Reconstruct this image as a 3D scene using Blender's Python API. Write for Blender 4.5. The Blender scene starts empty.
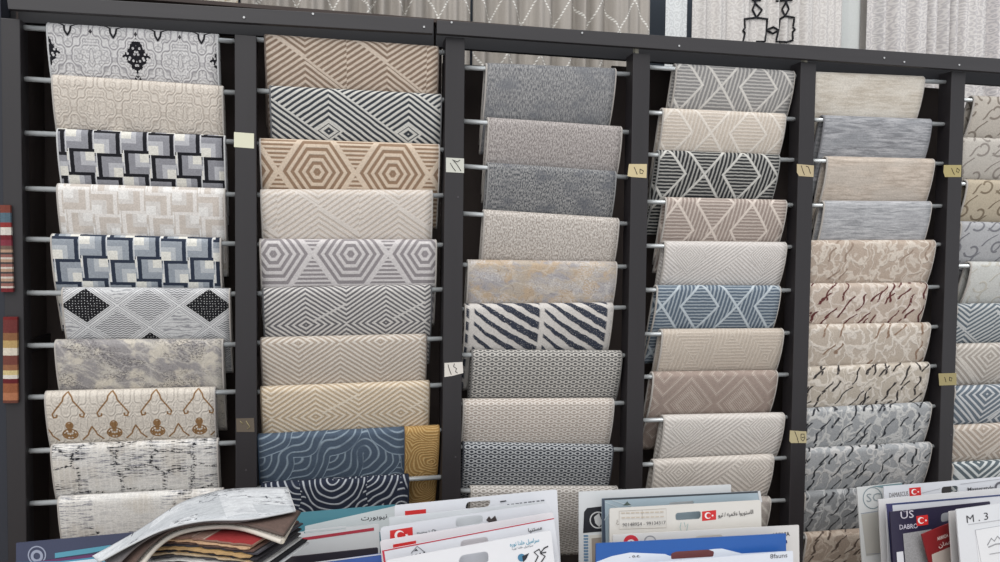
import bpy, bmesh, math, random
from mathutils import Vector, Matrix
random.seed(7)
S = 0.62; ZS = 0.70                      # metres per bay, height of the rack's zero above the floor
F = 774.7451
WV = (0.0402, -0.2308, 0.0066); CV = (1.8412, -3.8644, 1.3107)
X1 = 1.4588; WP = 0.0975
SC = bpy.context.scene; COL = SC.collection

# ---------------------------------------------------------------- camera
def rotm(w):
    a = math.sqrt(sum(c*c for c in w)); return Matrix.Rotation(a, 3, Vector(w)/a)
RM = rotm(WV) @ Matrix(((1,0,0),(0,0,-1),(0,1,0)))      # world -> camera (x right, y down, z forward)
CAM = Vector((CV[0]*S, CV[1]*S, CV[2]*S+ZS))
def ray(x, y): return RM.transposed() @ Vector(((x-500)/F, (y-281)/F, 1))
def at(x, y, Y):                          # the point of the vertical plane at depth Y that lies on this line of sight
    d = ray(x, y); return CAM + d*((Y-CAM.y)/d.y)
def atz(x, y, Z):
    d = ray(x, y); return CAM + d*((Z-CAM.z)/d.z)
def hit(x, y, P, n):
    d = ray(x, y); return CAM + d*((P-CAM).dot(n)/d.dot(n))
cam = bpy.data.cameras.new('camera'); co = bpy.data.objects.new('camera', cam); COL.objects.link(co)
cam.sensor_width = 36; cam.lens = F/1000*36; cam.clip_start = 0.05
Mx = Matrix.Identity(4)
for i in range(3):
    Mx[i][0] = RM[0][i]; Mx[i][1] = -RM[1][i]; Mx[i][2] = -RM[2][i]; Mx[i][3] = CAM[i]
co.matrix_world = Mx; SC.camera = co

# ---------------------------------------------------------------- node expressions
NT = None
def lin(c):
    c = c/255.0; return c/12.92 if c <= 0.04045 else ((c+0.055)/1.055)**2.4
ALB = 0.86
def rgb(c): return (lin(c[0])*ALB, lin(c[1])*ALB, lin(c[2])*ALB, 1)
class Ex:
    def __init__(s, v): s.v = v
    def __add__(s, o): return M('ADD', s, o)
    __radd__ = __add__
    def __sub__(s, o): return M('SUBTRACT', s, o)
    def __rsub__(s, o): return M('SUBTRACT', o, s)
    def __mul__(s, o): return M('MULTIPLY', s, o)
    __rmul__ = __mul__
    def __truediv__(s, o): return M('DIVIDE', s, o)
    def __neg__(s): return M('MULTIPLY', s, -1)
    def __abs__(s): return M('ABSOLUTE', s)
def M(op, a, b=None, c=None):
    n = NT.nodes.new('ShaderNodeMath'); n.operation = op
    for i, q in enumerate((a, b, c)):
        if q is None: continue
        if isinstance(q, Ex): NT.links.new(q.v, n.inputs[i])
        else: n.inputs[i].default_value = float(q)
    return Ex(n.outputs[0])
def frac(a): return M('FRACT', a)
def floor(a): return M('FLOOR', a)
def mn(a, b): return M('MINIMUM', a, b)
def mx(a, b): return M('MAXIMUM', a, b)
def sin(a): return M('SINE', a)
def gt(a, b): return M('GREATER_THAN', a, b)
def lt(a, b): return M('LESS_THAN', a, b)
def sel(t, a, b): return b + t*(a-b)      # t ? a : b
def sm(a, lo, hi):
    n = NT.nodes.new('ShaderNodeMapRange'); n.interpolation_type = 'SMOOTHSTEP'
    NT.links.new(a.v, n.inputs[0]); n.inputs[1].default_value = lo; n.inputs[2].default_value = hi
    return Ex(n.outputs[0])
def per(x, p, c=0.0): return (frac((x-c)/p+0.5)-0.5)*p       # signed distance to the nearest c + k p
def stripe(f, p, duty=0.5, soft=0.16):
    t = abs(frac(f/p)-0.5)*2.0
    return sm(t, 1-duty-soft, 1-duty+soft)
def line(d, w): return 1.0 - sm(abs(d), w*0.55, w*1.35)
def vec(x, y, z=0):
    n = NT.nodes.new('ShaderNodeCombineXYZ')
    for i, q in enumerate((x, y, z)):
        if isinstance(q, Ex): NT.links.new(q.v, n.inputs[i])
        else: n.inputs[i].default_value = float(q)
    return n.outputs[0]
def noise(x, y, sc=1.0, det=3, rough=0.55, seed=0.0):
    n = NT.nodes.new('ShaderNodeTexNoise'); NT.links.new(vec(x, y, seed), n.inputs['Vector'])
    n.inputs['Scale'].default_value = sc; n.inputs['Detail'].default_value = det; n.inputs['Roughness'].default_value = rough
    return Ex(n.outputs[0])
def voro(x, y, sc=1.0, kind='F1', metric='EUCLIDEAN', seed=0.0, rnd=1.0):
    n = NT.nodes.new('ShaderNodeTexVoronoi'); n.feature = kind
    if kind == 'F1': n.distance = metric
    n.voronoi_dimensions = '2D'
    NT.links.new(vec(x+seed, y+seed*1.7), n.inputs['Vector']); n.inputs['Scale'].default_value = sc
    n.inputs['Randomness'].default_value = rnd
    return Ex(n.outputs['Distance'])
def mix(f, a, b):                         # f = 0 -> a, 1 -> b ; colours
    n = NT.nodes.new('ShaderNodeMix'); n.data_type = 'RGBA'
    if isinstance(f, Ex): NT.links.new(f.v, n.inputs['Factor'])
    else: n.inputs['Factor'].default_value = f
    for k, q in (('A', a), ('B', b)):
        s = [i for i in n.inputs if i.name == k and i.type == 'RGBA'][0]
        if isinstance(q, tuple): s.default_value = rgb(q) if len(q) == 3 else q
        else: NT.links.new(q, s)
    return [o for o in n.outputs if o.type == 'RGBA'][0]
MATS = {}
def new_mat(name, fn, rough=0.9, bump=0.0, metal=0.0, spec=0.3, coord='UV', sheen=0.0, pile=0.16):
    global NT
    m = bpy.data.materials.new(name); m.use_nodes = True; NT = m.node_tree
    NT.nodes.clear()
    out = NT.nodes.new('ShaderNodeOutputMaterial'); p = NT.nodes.new('ShaderNodeBsdfPrincipled')
    NT.links.new(p.outputs[0], out.inputs[0])
    p.inputs['Roughness'].default_value = rough; p.inputs['Metallic'].default_value = metal
    p.inputs['Specular IOR Level'].default_value = spec
    if sheen: p.inputs['Sheen Weight'].default_value = sheen
    tc = NT.nodes.new('ShaderNodeTexCoord'); sp = NT.nodes.new('ShaderNodeSeparateXYZ')
    NT.links.new(tc.outputs['UV' if coord == 'UV' else 'Object'], sp.inputs[0])
    k = 100.0
    x = Ex(sp.outputs[0])*k; y = Ex(sp.outputs[1])*k; z = Ex(sp.outputs[2])*k
    r = fn(x, y) if coord == 'UV' else fn(x, y, z)
    h = None
    if isinstance(r, list): r, h = r
    if isinstance(r, tuple): r = mix(0.0, r, r)
    if pile:
        g = noise(x, y, 2.6, 2, 0.7, 3.3) if coord == 'UV' else noise(x, z, 2.6, 2, 0.7, 3.3)
        b = NT.nodes.new('ShaderNodeMix'); b.data_type = 'RGBA'; b.blend_type = 'MULTIPLY'
        b.inputs['Factor'].default_value = 1.0
        ca = [i for i in b.inputs if i.name == 'A' and i.type == 'RGBA'][0]; cb = [i for i in b.inputs if i.name == 'B' and i.type == 'RGBA'][0]
        gg = 1.0 + (g-0.5)*(pile*4.2)
        cc = NT.nodes.new('ShaderNodeCombineColor')
        for i in range(3): NT.links.new(gg.v, cc.inputs[i])
        NT.links.new(r, ca); NT.links.new(cc.outputs[0], cb)
        r = [o for o in b.outputs if o.type == 'RGBA'][0]
        if bump:
            hh = g*0.8 if h is None else h + g*0.6
            bn = NT.nodes.new('ShaderNodeBump'); bn.inputs['Strength'].default_value = bump; bn.inputs['Distance'].default_value = 0.002
            NT.links.new(hh.v, bn.inputs['Height']); NT.links.new(bn.outputs[0], p.inputs['Normal'])
    NT.links.new(r, p.inputs['Base Color'])
    return m
def flat(c, rough=0.6, metal=0.0, spec=0.4, pile=0.0):
    k = (c, rough, metal, spec, pile)
    if k not in MATS:
        MATS[k] = new_mat('paint', lambda x, y, z: mix(noise(x, z, 0.15, 3)*0.5, c, tuple(int(v*0.93) for v in c)), rough, 0, metal, spec, 'OBJ', 0, pile)
    return MATS[k]

# ---------------------------------------------------------------- carpet patterns: x across, y down from the fold, in centimetres
def P_fan(dark, light, mode, px=24.2, xc=16.0, yc=12.0, sl=0.62, pr=1.6, duty=0.5, pv=None):
    def f(x, y):
        w = noise(x, y, 0.25, 1)*0.35
        dx = per(x, px, xc)
        if mode == 'down':                # V above the slanting line through each ridge, inverted V below it
            t = gt(y, yc+dx*sl)
            g = sel(t, y-abs(dx)*sl, y+abs(dx)*sl)
            e = line(y-yc-dx*sl, 0.4)
        elif mode == 'band':              # ridges handed over along long diagonals, small rhombs low on each ridge
            q = frac((x-xc-y/sl)/px)*px; dd = q+y/sl-px
            g = y-abs(dd)*sl
            rh = abs(dx)*sl+abs(y-yc); ins = lt(rh, 2.4)
            g = sel(ins, rh, g)
            e = mx(line(mn(q, px-q), 0.55), line(rh-2.4, 0.3)*gt(y, yc-3))
        else:                             # nested rhombs
            P2 = pv or px
            g = abs(per(y, P2, yc))+abs(dx)*sl
            e = line(y-yc+dx*sl*0.75, 0.35)*gt(dx, 2.0)*0.8
        s = stripe(g+w, pr, duty)
        s = mx(s, e)
        return [mix(s, dark, light), s]
    return f
def P_hex(dark, light, px=21.7, xc=10.5, yc=9.0, pr=1.85):
    def f(x, y):
        xx = abs(per(x, px, xc)); yy = abs(per(y, px*0.86, yc))
        e = xx*0.87+yy*0.62; R = px*0.5*0.87
        d = mx(yy*1.02, e)
        s = sel(lt(e, R), stripe(d+0.4, pr, 0.5), stripe(y+0.3, pr*0.62, 0.5))
        s = mx(s, line(e-R, 0.5))
        return [mix(s, dark, light), s]
    return f
def P_arcs(dark, light, cell=13.0, n=7.0, seed=1.3, wear=0.6, duty=0.4):
    def f(x, y):                          # sweeping quarter circles turned differently from tile to tile
        x = x+(noise(x, y, .1, 1, .5, seed)-.5)*3.5; y = y*0.9+(noise(x, y, .1, 1, .5, seed+4)-.5)*3.5+seed
        c = floor(x/cell); r = floor(y/cell); u = frac(x/cell); v = frac(y/cell)
        h = gt(frac(sin(c*12.9+r*78.2+seed)*437.58), 0.45)
        u = sel(h, u, 1.0-u)
        d1 = M('SQRT', u*u+v*v); d2 = M('SQRT', (1.0-u)*(1.0-u)+(1.0-v)*(1.0-v))
        d = sel(lt(d1, 1.0), d1, d2)
        wr = sm(noise(x, y, 0.16, 2, .5, seed), 0.5-wear*0.4, 0.62-wear*0.2)
        s = stripe(d*n, 1.0, duty)*wr
        return [mix(s, dark, light), s]
    return f
def P_rings(dark, light, sc=0.1, k=12.0, seed=8.4):
    def f(x, y):
        d = voro(x+(noise(x, y, .1, 1)-.5)*7, y+(noise(x, y, .12, 1, .5, 4)-.5)*6, sc, 'F1', seed=seed, rnd=0.7)
        s = stripe(d*k, 1.0, 0.42)
        return [mix(s*0.8, dark, light), s]
    return f
def P_heather(a, b, sx=2.0, sy=0.35, c=None, seed=0.0, con=0.16):
    def f(x, y):
        n = noise(x*sx, y*sy, 1.0, 4, 0.7, seed)
        s = sm(n, 0.5-con, 0.5+con)
        r = mix(s, a, b)
        if c: r = mix(sm(noise(x*0.35, y*0.5, 0.3, 3, 0.6, seed+4), 0.45, 0.7)*0.8, r, c)
        return [r, n]
    return f
def P_marble(a, b, c, seed=0.0, diag=0.8, sc=0.12, fleck=(96, 92, 94)):
    def f(x, y):
        wx = (noise(x, y, 0.16, 3, .6, seed+21)-.5)*9
        u = x+y*diag+wx; v = y-x*diag*0.55+wx*0.5
        n = noise(u*0.35, v*1.2, sc*1.6, 5, 0.72, seed); n2 = noise(x, y, sc*1.4, 3, 0.6, seed+9)
        r = mix(sm(n, 0.42, 0.58), a, b)
        r = mix(sm(n2, 0.48, 0.6)*0.85, r, c)
        sp = sm(noise(x*1.0, y*1.3, 1.5, 4, 0.85, seed+2), 0.46, 0.58)*sm(noise(u*.5, v, sc*1.5, 2, .5, seed+12), 0.46, 0.58)
        r = mix(sp*0.9, r, fleck)
        cr_ = 1.0-sm(voro(u*0.5, v*1.2, 0.16, 'DISTANCE_TO_EDGE', seed=seed), 0.01, 0.06)
        r = mix(cr_*0.28, r, (222, 216, 208))
        ck = (1.0-sm(voro(u, v*0.8, 0.2, 'DISTANCE_TO_EDGE', seed=seed+5), 0.005, 0.02))*sm(noise(x, y, .9, 2, .6, seed), .5, .56)
        return mix(ck*0.6, r, (110, 104, 102))
    return f
def P_rain(seed=0.0):
    def f(x, y):                          # navy slanting brush bands on cream
        w = 23.3
        xl = frac((x-2.4)/w)
        g = y-x*0.56+noise(x, y, 0.35, 2, .5, seed)*1.3-2.2*M('POWER', 1.0-xl, 4)*-1.0
        th = 0.30+xl*0.42
        t = abs(frac(g/4.3)-0.5)*2.0
        s = sm(t-(1.0-th), -0.06, 0.08)*sm(xl, 0.0, 0.03)*(1.0-sm(xl, 0.93, 0.96))
        s = s*sm(noise(x, y, 2.4, 2, .6, 5), 0.28, 0.42)
        dk = mix(noise(x, y, 0.12, 2), (34, 38, 48), (62, 68, 84))
        return [mix(s, (205, 200, 195), dk), s]
    return f
def P_oval(dark, light, cx=2.55, cy=1.6, w=0.34):
    def f(x, y):
        r = floor(y/cy); xo = x + frac(r*0.5)*cx
        dx = per(xo, cx)/cx; dy = (frac(y/cy)-0.5)
        d = M('SQRT', dx*dx*1.1+dy*dy)
        s = line(d-0.36, 0.13)
        s = mx(s, line(abs(dx)-0.5, 0.07)*lt(abs(dy), 0.16))
        return [mix(s, dark, light), s]
    return f
def P_lattice(dark, light, px=28.0, py=17.0, xc=30.0, yc=8.5, pr=1.45, lw=0.5):
    def f(x, y):
        a = abs(per(x, px, xc))/(px*0.25)+abs(per(y, py, yc))/(py*0.5)
        b = abs(per(x, px, xc+px/2))/(px*0.25)+abs(per(y, py, yc+py/2))/(py*0.5)
        w = noise(x, y, 0.5, 1)*0.35
        d = mn(a, b)
        ins = lt(d, 1.0)
        s = sel(ins, stripe(y+w, pr*0.8, 0.42), stripe(x+y*0.18+w, pr, 0.42))
        e = line(d-1.0, lw/6.0)
        return [mix(mx(s*0.62, e), dark, light), mx(s*0.5, e)]
    return f
def P_dotdia(dark, light, px=20.0, py=22.0, xc=14.0, yc=13.0, dots=True, pr=2.2, soft=0.3):
    def f(x, y):
        d = abs(per(x, px, xc))*1.0+abs(per(y, py, yc))*0.92
        u = x+y; v = x-y
        s = stripe(d, pr*2, 0.26, soft)
        if dots: s = s*mx(stripe(u, 0.95, 0.55), 0.2)
        inn = stripe(v, 0.9, 0.4)*lt(d, 7.0)*0.8
        s = mx(s, inn)
        return [mix(s, dark, light), s]
    return f
def P_hatch(dark, light, px=13.0, pr=1.1, soft=0.3):
    def f(x, y):
        t = gt(frac((x+y)/px*0.5), 0.5)
        g = sel(t, x*0.75+y, y-x*0.75)
        d = abs(per(x, px*1.7, 9))+abs(per(y, px*1.3, 6)); ins = lt(d, px*0.42)
        s = sel(ins, stripe(d, pr, 0.45, soft), stripe(g, pr*1.25, 0.5, soft))
        return [mix(s, dark, light), s]
    return f
def P_streak(a, b, c, seed=0.0):
    def f(x, y):
        n = noise(x*0.12, y*1.1, 1.0, 4, 0.7, seed); k = noise(x*0.08, y*0.2, 0.8, 2, 0.5, seed+3)
        r = mix(sm(n, 0.36, 0.64), a, b)
        return [mix(sm(k, 0.42, 0.62)*0.6, r, c), n]
    return f
def vcell(x, y, sc, seed, rnd=1.0):        # local coordinates and two random numbers of the nearest cell
    n = NT.nodes.new('ShaderNodeTexVoronoi'); n.voronoi_dimensions = '2D'; n.inputs['Scale'].default_value = sc
    n.inputs['Randomness'].default_value = rnd
    NT.links.new(vec(x+seed, y+seed*1.7), n.inputs['Vector'])
    a = NT.nodes.new('ShaderNodeSeparateXYZ'); NT.links.new(n.outputs['Position'], a.inputs[0])
    b = NT.nodes.new('ShaderNodeSeparateColor'); NT.links.new(n.outputs['Color'], b.inputs[0])
    return x+seed-Ex(a.outputs[0]), y+seed*1.7-Ex(a.outputs[1]), Ex(b.outputs[0]), Ex(b.outputs[1])
def dashes(x, y, sc, seed, half, wid, keep, xs=1.0, lean=0.3):
    lx, ly, r1, r2 = vcell(x*xs, y, sc, seed)
    lx = lx/xs
    lx = lx+ly*(lean+(r1-0.5)*1.1)+sin(ly*1.1+r2*6)*0.5
    s = line(lx, wid)*(1.0-sm(abs(ly), half*0.8, half))
    return s*lt(r2, keep)
def P_vein(base, vein, stroke, seed=0.0, amt=0.5, base2=None, sc=0.16):
    def f(x, y):
        n1 = noise(x, y, 0.2, 2, .5, seed); n2 = noise(x, y, 0.2, 2, .5, seed+7)
        qx = x+(n1-0.5)*12; qy = y+(n2-0.5)*9
        e = voro(qx*1.15, qy*0.7, sc, 'DISTANCE_TO_EDGE', seed=seed)
        v = 1.0-sm(e, 0.035, 0.13)
        e3 = (1.0-sm(abs(noise(qx, qy*.6, 0.16, 1, .5, seed+3)-0.5), 0.008, 0.03))
        r = mix(noise(x, y, 0.2, 3, .6, seed), base, base2 or base)
        r = mix(mx(v*0.8, e3*0.7), r, vein)
        if stroke:
            wx = x+(n2-0.5)*3
            s = mx(dashes(wx, y, 0.105, seed+2, 4.2, 0.44, amt, 1.35, .35), dashes(wx+5, y+3, 0.15, seed+9, 2.4, 0.55, amt*0.55, 1.2, 0.8))
            s = s*sm(noise(x, y, 1.2, 2, .6, 2), 0.28, 0.4)
            r = mix(s, r, stroke)
        return [r, v]
    return f
def P_swirl(base, ink, seed=0.0, amt=0.5):
    def f(x, y):
        lx, ly, r1, r2 = vcell(x, y, 0.125, seed, 0.7)
        an = M('ARCTAN2', ly, lx); rr = M('SQRT', lx*lx+ly*ly*1.3)
        ph = frac(an/6.2832+r1)
        s = line(rr-1.0-ph*2.4, 0.46)*gt(ph, 0.15)*lt(r2, amt)
        s = mx(s, dashes(x, y, 0.15, seed+4, 2.6, 0.44, amt*0.8, 0.8, 1.0))
        return [mix(s*0.9, base, ink), s]
    return f
def P_maze(dark, light, seed=0.0, sc=0.062, k=13.0, metric='MANHATTAN', duty=0.46):
    def f(x, y):
        d = voro(x*0.8, y, sc, 'F1', metric, seed=seed, rnd=0.9)
        s = stripe(d*k, 1.0, duty)
        s = mx(s, 1.0-sm(voro(x*0.8, y, sc, 'DISTANCE_TO_EDGE', seed=seed, rnd=0.9), 0.01, 0.03))
        return [mix(s, dark, light), s]
    return f
def segd(x, y, x0, y0, x1, y1):
    dx, dy = x1-x0, y1-y0; L = dx*dx+dy*dy
    px = x-x0; py = y-y0
    t = mn(mx((px*dx+py*dy)/L, 0.0), 1.0)
    ax = px-t*dx; ay = py-t*dy
    return M('SQRT', ax*ax+ay*ay)
def poly(x, y, pts):
    d = None
    for a, b in zip(pts, pts[1:]):
        q = segd(x, y, a[0], a[1], b[0], b[1]); d = q if d is None else mn(d, q)
    return d
def P_ogee(base, mid, mode, ink=None):
    def f(x, y):
        px = 13.0
        ax = abs(per(x, px, 5.6))         # distance from a spike
        yy = abs(per(y, 17.0, 11.0))/8.5
        fld = (6.5-ax)/6.5+yy+sin(y*1.9)*0.07+sin(ax*2.6)*0.07
        w = noise(ax, y, 0.55, 2, .5)*0.12
        s = stripe(fld+w, 0.27, 0.42, 0.3)
        orn = stripe(voro(ax, y, 0.5, 'F1', seed=3.0)*2.2, 1.0, 0.4, .3)
        band = lt(frac(fld*0.9+0.3), 0.5)
        r = mix(sel(band, s*0.85, orn*0.6), base, mid)
        if mode == 'black':
            d = poly(ax, y, [(0, 4.9), (0.8, 3.5), (0.95, 2.0), (2.6, 0.7), (3.6, -0.4)])
            r = mix(line(d, 0.32), r, (24, 24, 30))
            sxx = abs(per(x, 26.0, 25.1)); dd = M('SQRT', sxx*sxx*1.1+(y-10.6)*(y-10.6)*0.62)
            bl = lt(sxx*1.0+abs(y-10.2)*0.72+noise(sxx, y, 1.1, 1)*2.0, 5.0)*sm(voro(sxx*1.1, y, 0.7, 'F1', seed=7.0), 0.24, 0.30)
            tip = lt(abs(sxx)*1.5+abs(y-17.0), 1.6)*sm(noise(sxx, y, 1.6, 1), 0.4, .5)
            r = mix(mx(bl, tip), r, (24, 24, 30))
            dot = lt(abs(per(x, 13.0, 12.1))+abs(y-3.4)*0.6, 0.5)
            r = mix(dot, r, (60, 58, 62))
        if mode == 'spire':
            xx = abs(per(x, 12.9, 6.3))
            d = poly(xx, y, [(0, 1.0), (1.2, 2.6), (1.5, 3.8), (3.5, 6.2), (4.6, 7.6), (4.3, 8.7), (3.4, 8.5), (3.3, 7.9)])
            x2 = abs(per(x, 12.9, 12.75))
            d2 = poly(x2, y, [(0, 11.8), (0.9, 13.2), (1.3, 14.3), (3.0, 15.8)])
            r = mix(line(mn(d, d2), 0.25), r, ink)
            bd = mn(M('SQRT', xx*xx+(y-11.2)*(y-11.2))-1.0, M('SQRT', xx*xx*0.55+(y-13.9)*(y-13.9))-1.55)
            md = lt(bd, 0.0)*sm(voro(xx, y, 0.85, 'F1', seed=1.0), 0.22, 0.32)
            r = mix(mx(md, line(bd, .2)), r, ink)
        return [r, s]
    return f
def P_step(frame, g1, g2, white, x0=2.2, y0=0.0, flip=0, ln=(224, 224, 224)):
    def f(x, y):
        cw, ch = 7.15, 5.95
        x = x-x0+cw*flip+cw*20
        c0 = floor(x/cw); odd = gt(frac(c0*0.5), 0.25)
        yy = (y-y0-odd*1.0)/ch+20.0; rodd = gt(frac(floor(yy)*0.5), 0.25)
        u = frac((x-rodd*0.6)/cw); v = frac(yy); w = noise(x, y, 0.8, 1)*0.03
        B = sel(rodd, u, 0.95-u)          # distance from the upright bar
        blk = mx(lt(v+w, 0.15), lt(abs(B-0.085)+w, 0.088))
        blk = blk*lt(u, 0.955)
        Yd = sel(odd, v-0.1, 1.0-v)
        r_ = mix(noise(x, y, 0.3, 2), g1, tuple(int(q*1.08) for q in g1))
        r_ = mix(gt(B, 0.40)*gt(Yd, 0.30), r_, g2)
        r_ = mix(gt(B, 0.58)*gt(Yd, 0.50), r_, white)
        r_ = mix(blk, r_, frame)
        r_ = mix(gt(u, 0.965)*0.8, r_, ln)
        return [r_, B]
    return f
def P_diam():
    def f(x, y):
        a = (x-5.9)/16.6; b = (y-6.3)/13.4
        s = a+b+0.5; t = a-b+0.5
        ps = lt(frac(floor(s)*0.5), 0.25); pt = lt(frac(floor(t)*0.5), 0.25)
        blk = ps*pt
        es = abs(per(s, 1.0)); et = abs(per(t, 1.0)); e = mn(es, et)
        hatch = stripe(y+abs(per(x, 1.6))*0.5, 0.7, 0.5, .3)
        r = mix(hatch, (120, 120, 124), (205, 205, 205))
        wood = stripe(y+noise(x*0.25, y, 0.8, 2)*3.0, 1.1, 0.3, .3)
        only = ps*(1.0-pt)
        r = mix(only, r, mix(wood, (206, 206, 206), (150, 150, 154)))
        dots = lt(voro(x, y, 1.25, 'F1', rnd=0.3), 0.16)
        r = mix(blk, r, mix(dots, (24, 24, 28), (190, 190, 190)))
        ring = 1.0-sm(e, 0.105, 0.12)
        r = mix(ring, r, mix(stripe(e+0.012, 0.046, 0.4, .2), (214, 214, 214), (140, 140, 144)))
        return r
    return f
def P_patch(seed, amt=0.5, base=(222, 219, 214), tan=(206, 198, 186)):
    def f(x, y):
        n = noise(x*0.2, y*2.0, 1.0, 4, .75, seed)
        cellm = sm(noise(floor(x/9.0)*3.3, floor(y/6.0)*5.1, 1.0, 0, .5, seed), 0.45, 0.5)
        r = mix(sm(n, 0.5, 0.58)*(0.3+cellm*0.7), base, (140, 140, 146))
        r = mix(sm(noise(x, y, 0.1, 2, .5, seed+1), 0.5, 0.65)*0.5, r, tan)
        ed = voro(x*0.9, y*1.2, 0.11, 'DISTANCE_TO_EDGE', seed=seed, rnd=.8)
        fr_ = (1.0-sm(ed, 0.02, 0.1))
        dk = sm(noise(x*0.7, y*1.8, 0.9, 3, .7, seed+8), 0.5, 0.53)
        pt = sm(noise(x, y*0.8, 0.1, 2, .5, seed+6), 0.58-amt*0.14, 0.62-amt*0.14)
        hs = sm(noise(x*0.25, y*2.4, 0.9, 2, .7, seed+18), 0.58, 0.62)*cellm
        r = mix(mx(fr_*dk, hs)*pt, r, (32, 32, 38))
        rib = stripe(x, 1.5, 0.2, .3)*0.35
        return [mix(rib, r, (232, 230, 228)), n]
    return f
def scaled(fn, k, ky=None): return lambda x, y: fn(x/k, y/(ky or k))

# ---------------------------------------------------------------- object helpers
def tag(o, label=None, cat=None, group=None, kind=None):
    if label: o['label'] = label
    if cat: o['category'] = cat
    if group: o['group'] = group
    if kind: o['kind'] = kind
    return o
def empty(name, loc, label=None, cat=None, group=None, kind=None, rot=None):
    o = bpy.data.objects.new(name, None); COL.objects.link(o); o.location = loc; o.empty_display_size = 0.05
    if rot is not None: o.matrix_world = rot
    return tag(o, label, cat, group, kind)
def link(name, me, mat, parent=None):
    o = bpy.data.objects.new(name, me); COL.objects.link(o)
    if mat: me.materials.append(mat)
    if parent:
        o.parent = parent
        o.matrix_parent_inverse = parent.matrix_basis.inverted()
    return o
def mesh(verts, faces, uvs=None, smooth=False):
    me = bpy.data.meshes.new('m'); me.from_pydata([tuple(v) for v in verts], [], faces); 
    if uvs is not None:
        ul = me.uv_layers.new(name='UVMap')
        for lp in me.loops: ul.data[lp.index].uv = uvs[lp.vertex_index]
    if smooth: me.polygons.foreach_set('use_smooth', [True]*len(me.polygons))
    me.update(); return me
def bevel(me, w=0.002, seg=2):
    bm = bmesh.new(); bm.from_mesh(me)
    bmesh.ops.bevel(bm, geom=bm.edges[:], offset=w, segments=seg, affect='EDGES', profile=0.5)
    bm.to_mesh(me); bm.free(); return me
def box(x0, x1, y0, y1, z0, z1, bv=0.002):
    v = [(x, y, z) for x in (x0, x1) for y in (y0, y1) for z in (z0, z1)]
    f = [(0, 1, 3, 2), (4, 6, 7, 5), (0, 4, 5, 1), (2, 3, 7, 6), (0, 2, 6, 4), (1, 5, 7, 3)]
    me = mesh(v, f); 
    return bevel(me, bv) if bv else me
def slab(c, ex, ey, ez):                  # box from centre and three half-vectors
    v = [c+ex*a+ey*b+ez*d for a in (-1, 1) for b in (-1, 1) for d in (-1, 1)]
    me = mesh(v, [(0, 1, 3, 2), (4, 6, 7, 5), (0, 4, 5, 1), (2, 3, 7, 6), (0, 2, 6, 4), (1, 5, 7, 3)])
    bm = bmesh.new(); bm.from_mesh(me); bmesh.ops.recalc_face_normals(bm, faces=bm.faces); bm.to_mesh(me); bm.free()
    return bevel(me, 0.0025)
def tube(pts, r, n=12, cap=True):
    pts = [Vector(p) for p in pts]; V = []; Fc = []
    up0 = Vector((0, 0, 1)) if abs((pts[-1]-pts[0]).normalized().z) < 0.9 else Vector((0, 1, 0))
    for i, p in enumerate(pts):
        d = (pts[min(i+1, len(pts)-1)]-pts[max(i-1, 0)]).normalized()
        a = d.cross(up0)
        a = a.normalized() if a.length > 1e-4 else Vector((1, 0, 0))
        b = d.cross(a)
        for k in range(n):
            t = 2*math.pi*k/n; V.append(p+(a*math.cos(t)+b*math.sin(t))*r)
    for i in range(len(pts)-1):
        for k in range(n):
            Fc.append((i*n+k, i*n+(k+1) % n, (i+1)*n+(k+1) % n, (i+1)*n+k))
    if cap: Fc += [tuple(range(n))[::-1], tuple(range((len(pts)-1)*n, len(pts)*n))]
    me = mesh(V, Fc)
    bm = bmesh.new(); bm.from_mesh(me); bmesh.ops.recalc_face_normals(bm, faces=bm.faces); bm.to_mesh(me); bm.free()
    sm_ = [len(p.vertices) == 4 for p in me.polygons]; me.polygons.foreach_set('use_smooth', sm_)
    return me
def grid_solid(P, thick, uv, nrm):        # P[i][j] points, nrm(i,j) outward normal, uv[i][j]
    ni, nj = len(P), len(P[0]); V = []; U = []
    for i in range(ni):
        for j in range(nj): V.append(P[i][j]); U.append(uv[i][j])
    for i in range(ni):
        for j in range(nj): V.append(P[i][j]-nrm(i, j)*thick); U.append(uv[i][j])
    o = ni*nj; Fc = []
    for i in range(ni-1):
        for j in range(nj-1):
            a, b, c, d = i*nj+j, (i+1)*nj+j, (i+1)*nj+j+1, i*nj+j+1
            Fc += [(a, b, c, d), (o+a, o+d, o+c, o+b)]
    for i in range(ni-1):
        Fc += [(i*nj, o+i*nj, o+(i+1)*nj, (i+1)*nj), (i*nj+nj-1, (i+1)*nj+nj-1, o+(i+1)*nj+nj-1, o+i*nj+nj-1)]
    for j in range(nj-1):
        Fc += [(j, j+1, o+j+1, o+j), ((ni-1)*nj+j, o+(ni-1)*nj+j, o+(ni-1)*nj+j+1, (ni-1)*nj+j+1)]
    me = mesh(V, Fc, U, True)
    bm = bmesh.new(); bm.from_mesh(me); bmesh.ops.recalc_face_normals(bm, faces=bm.faces); bm.to_mesh(me); bm.free()
    return me

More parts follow.
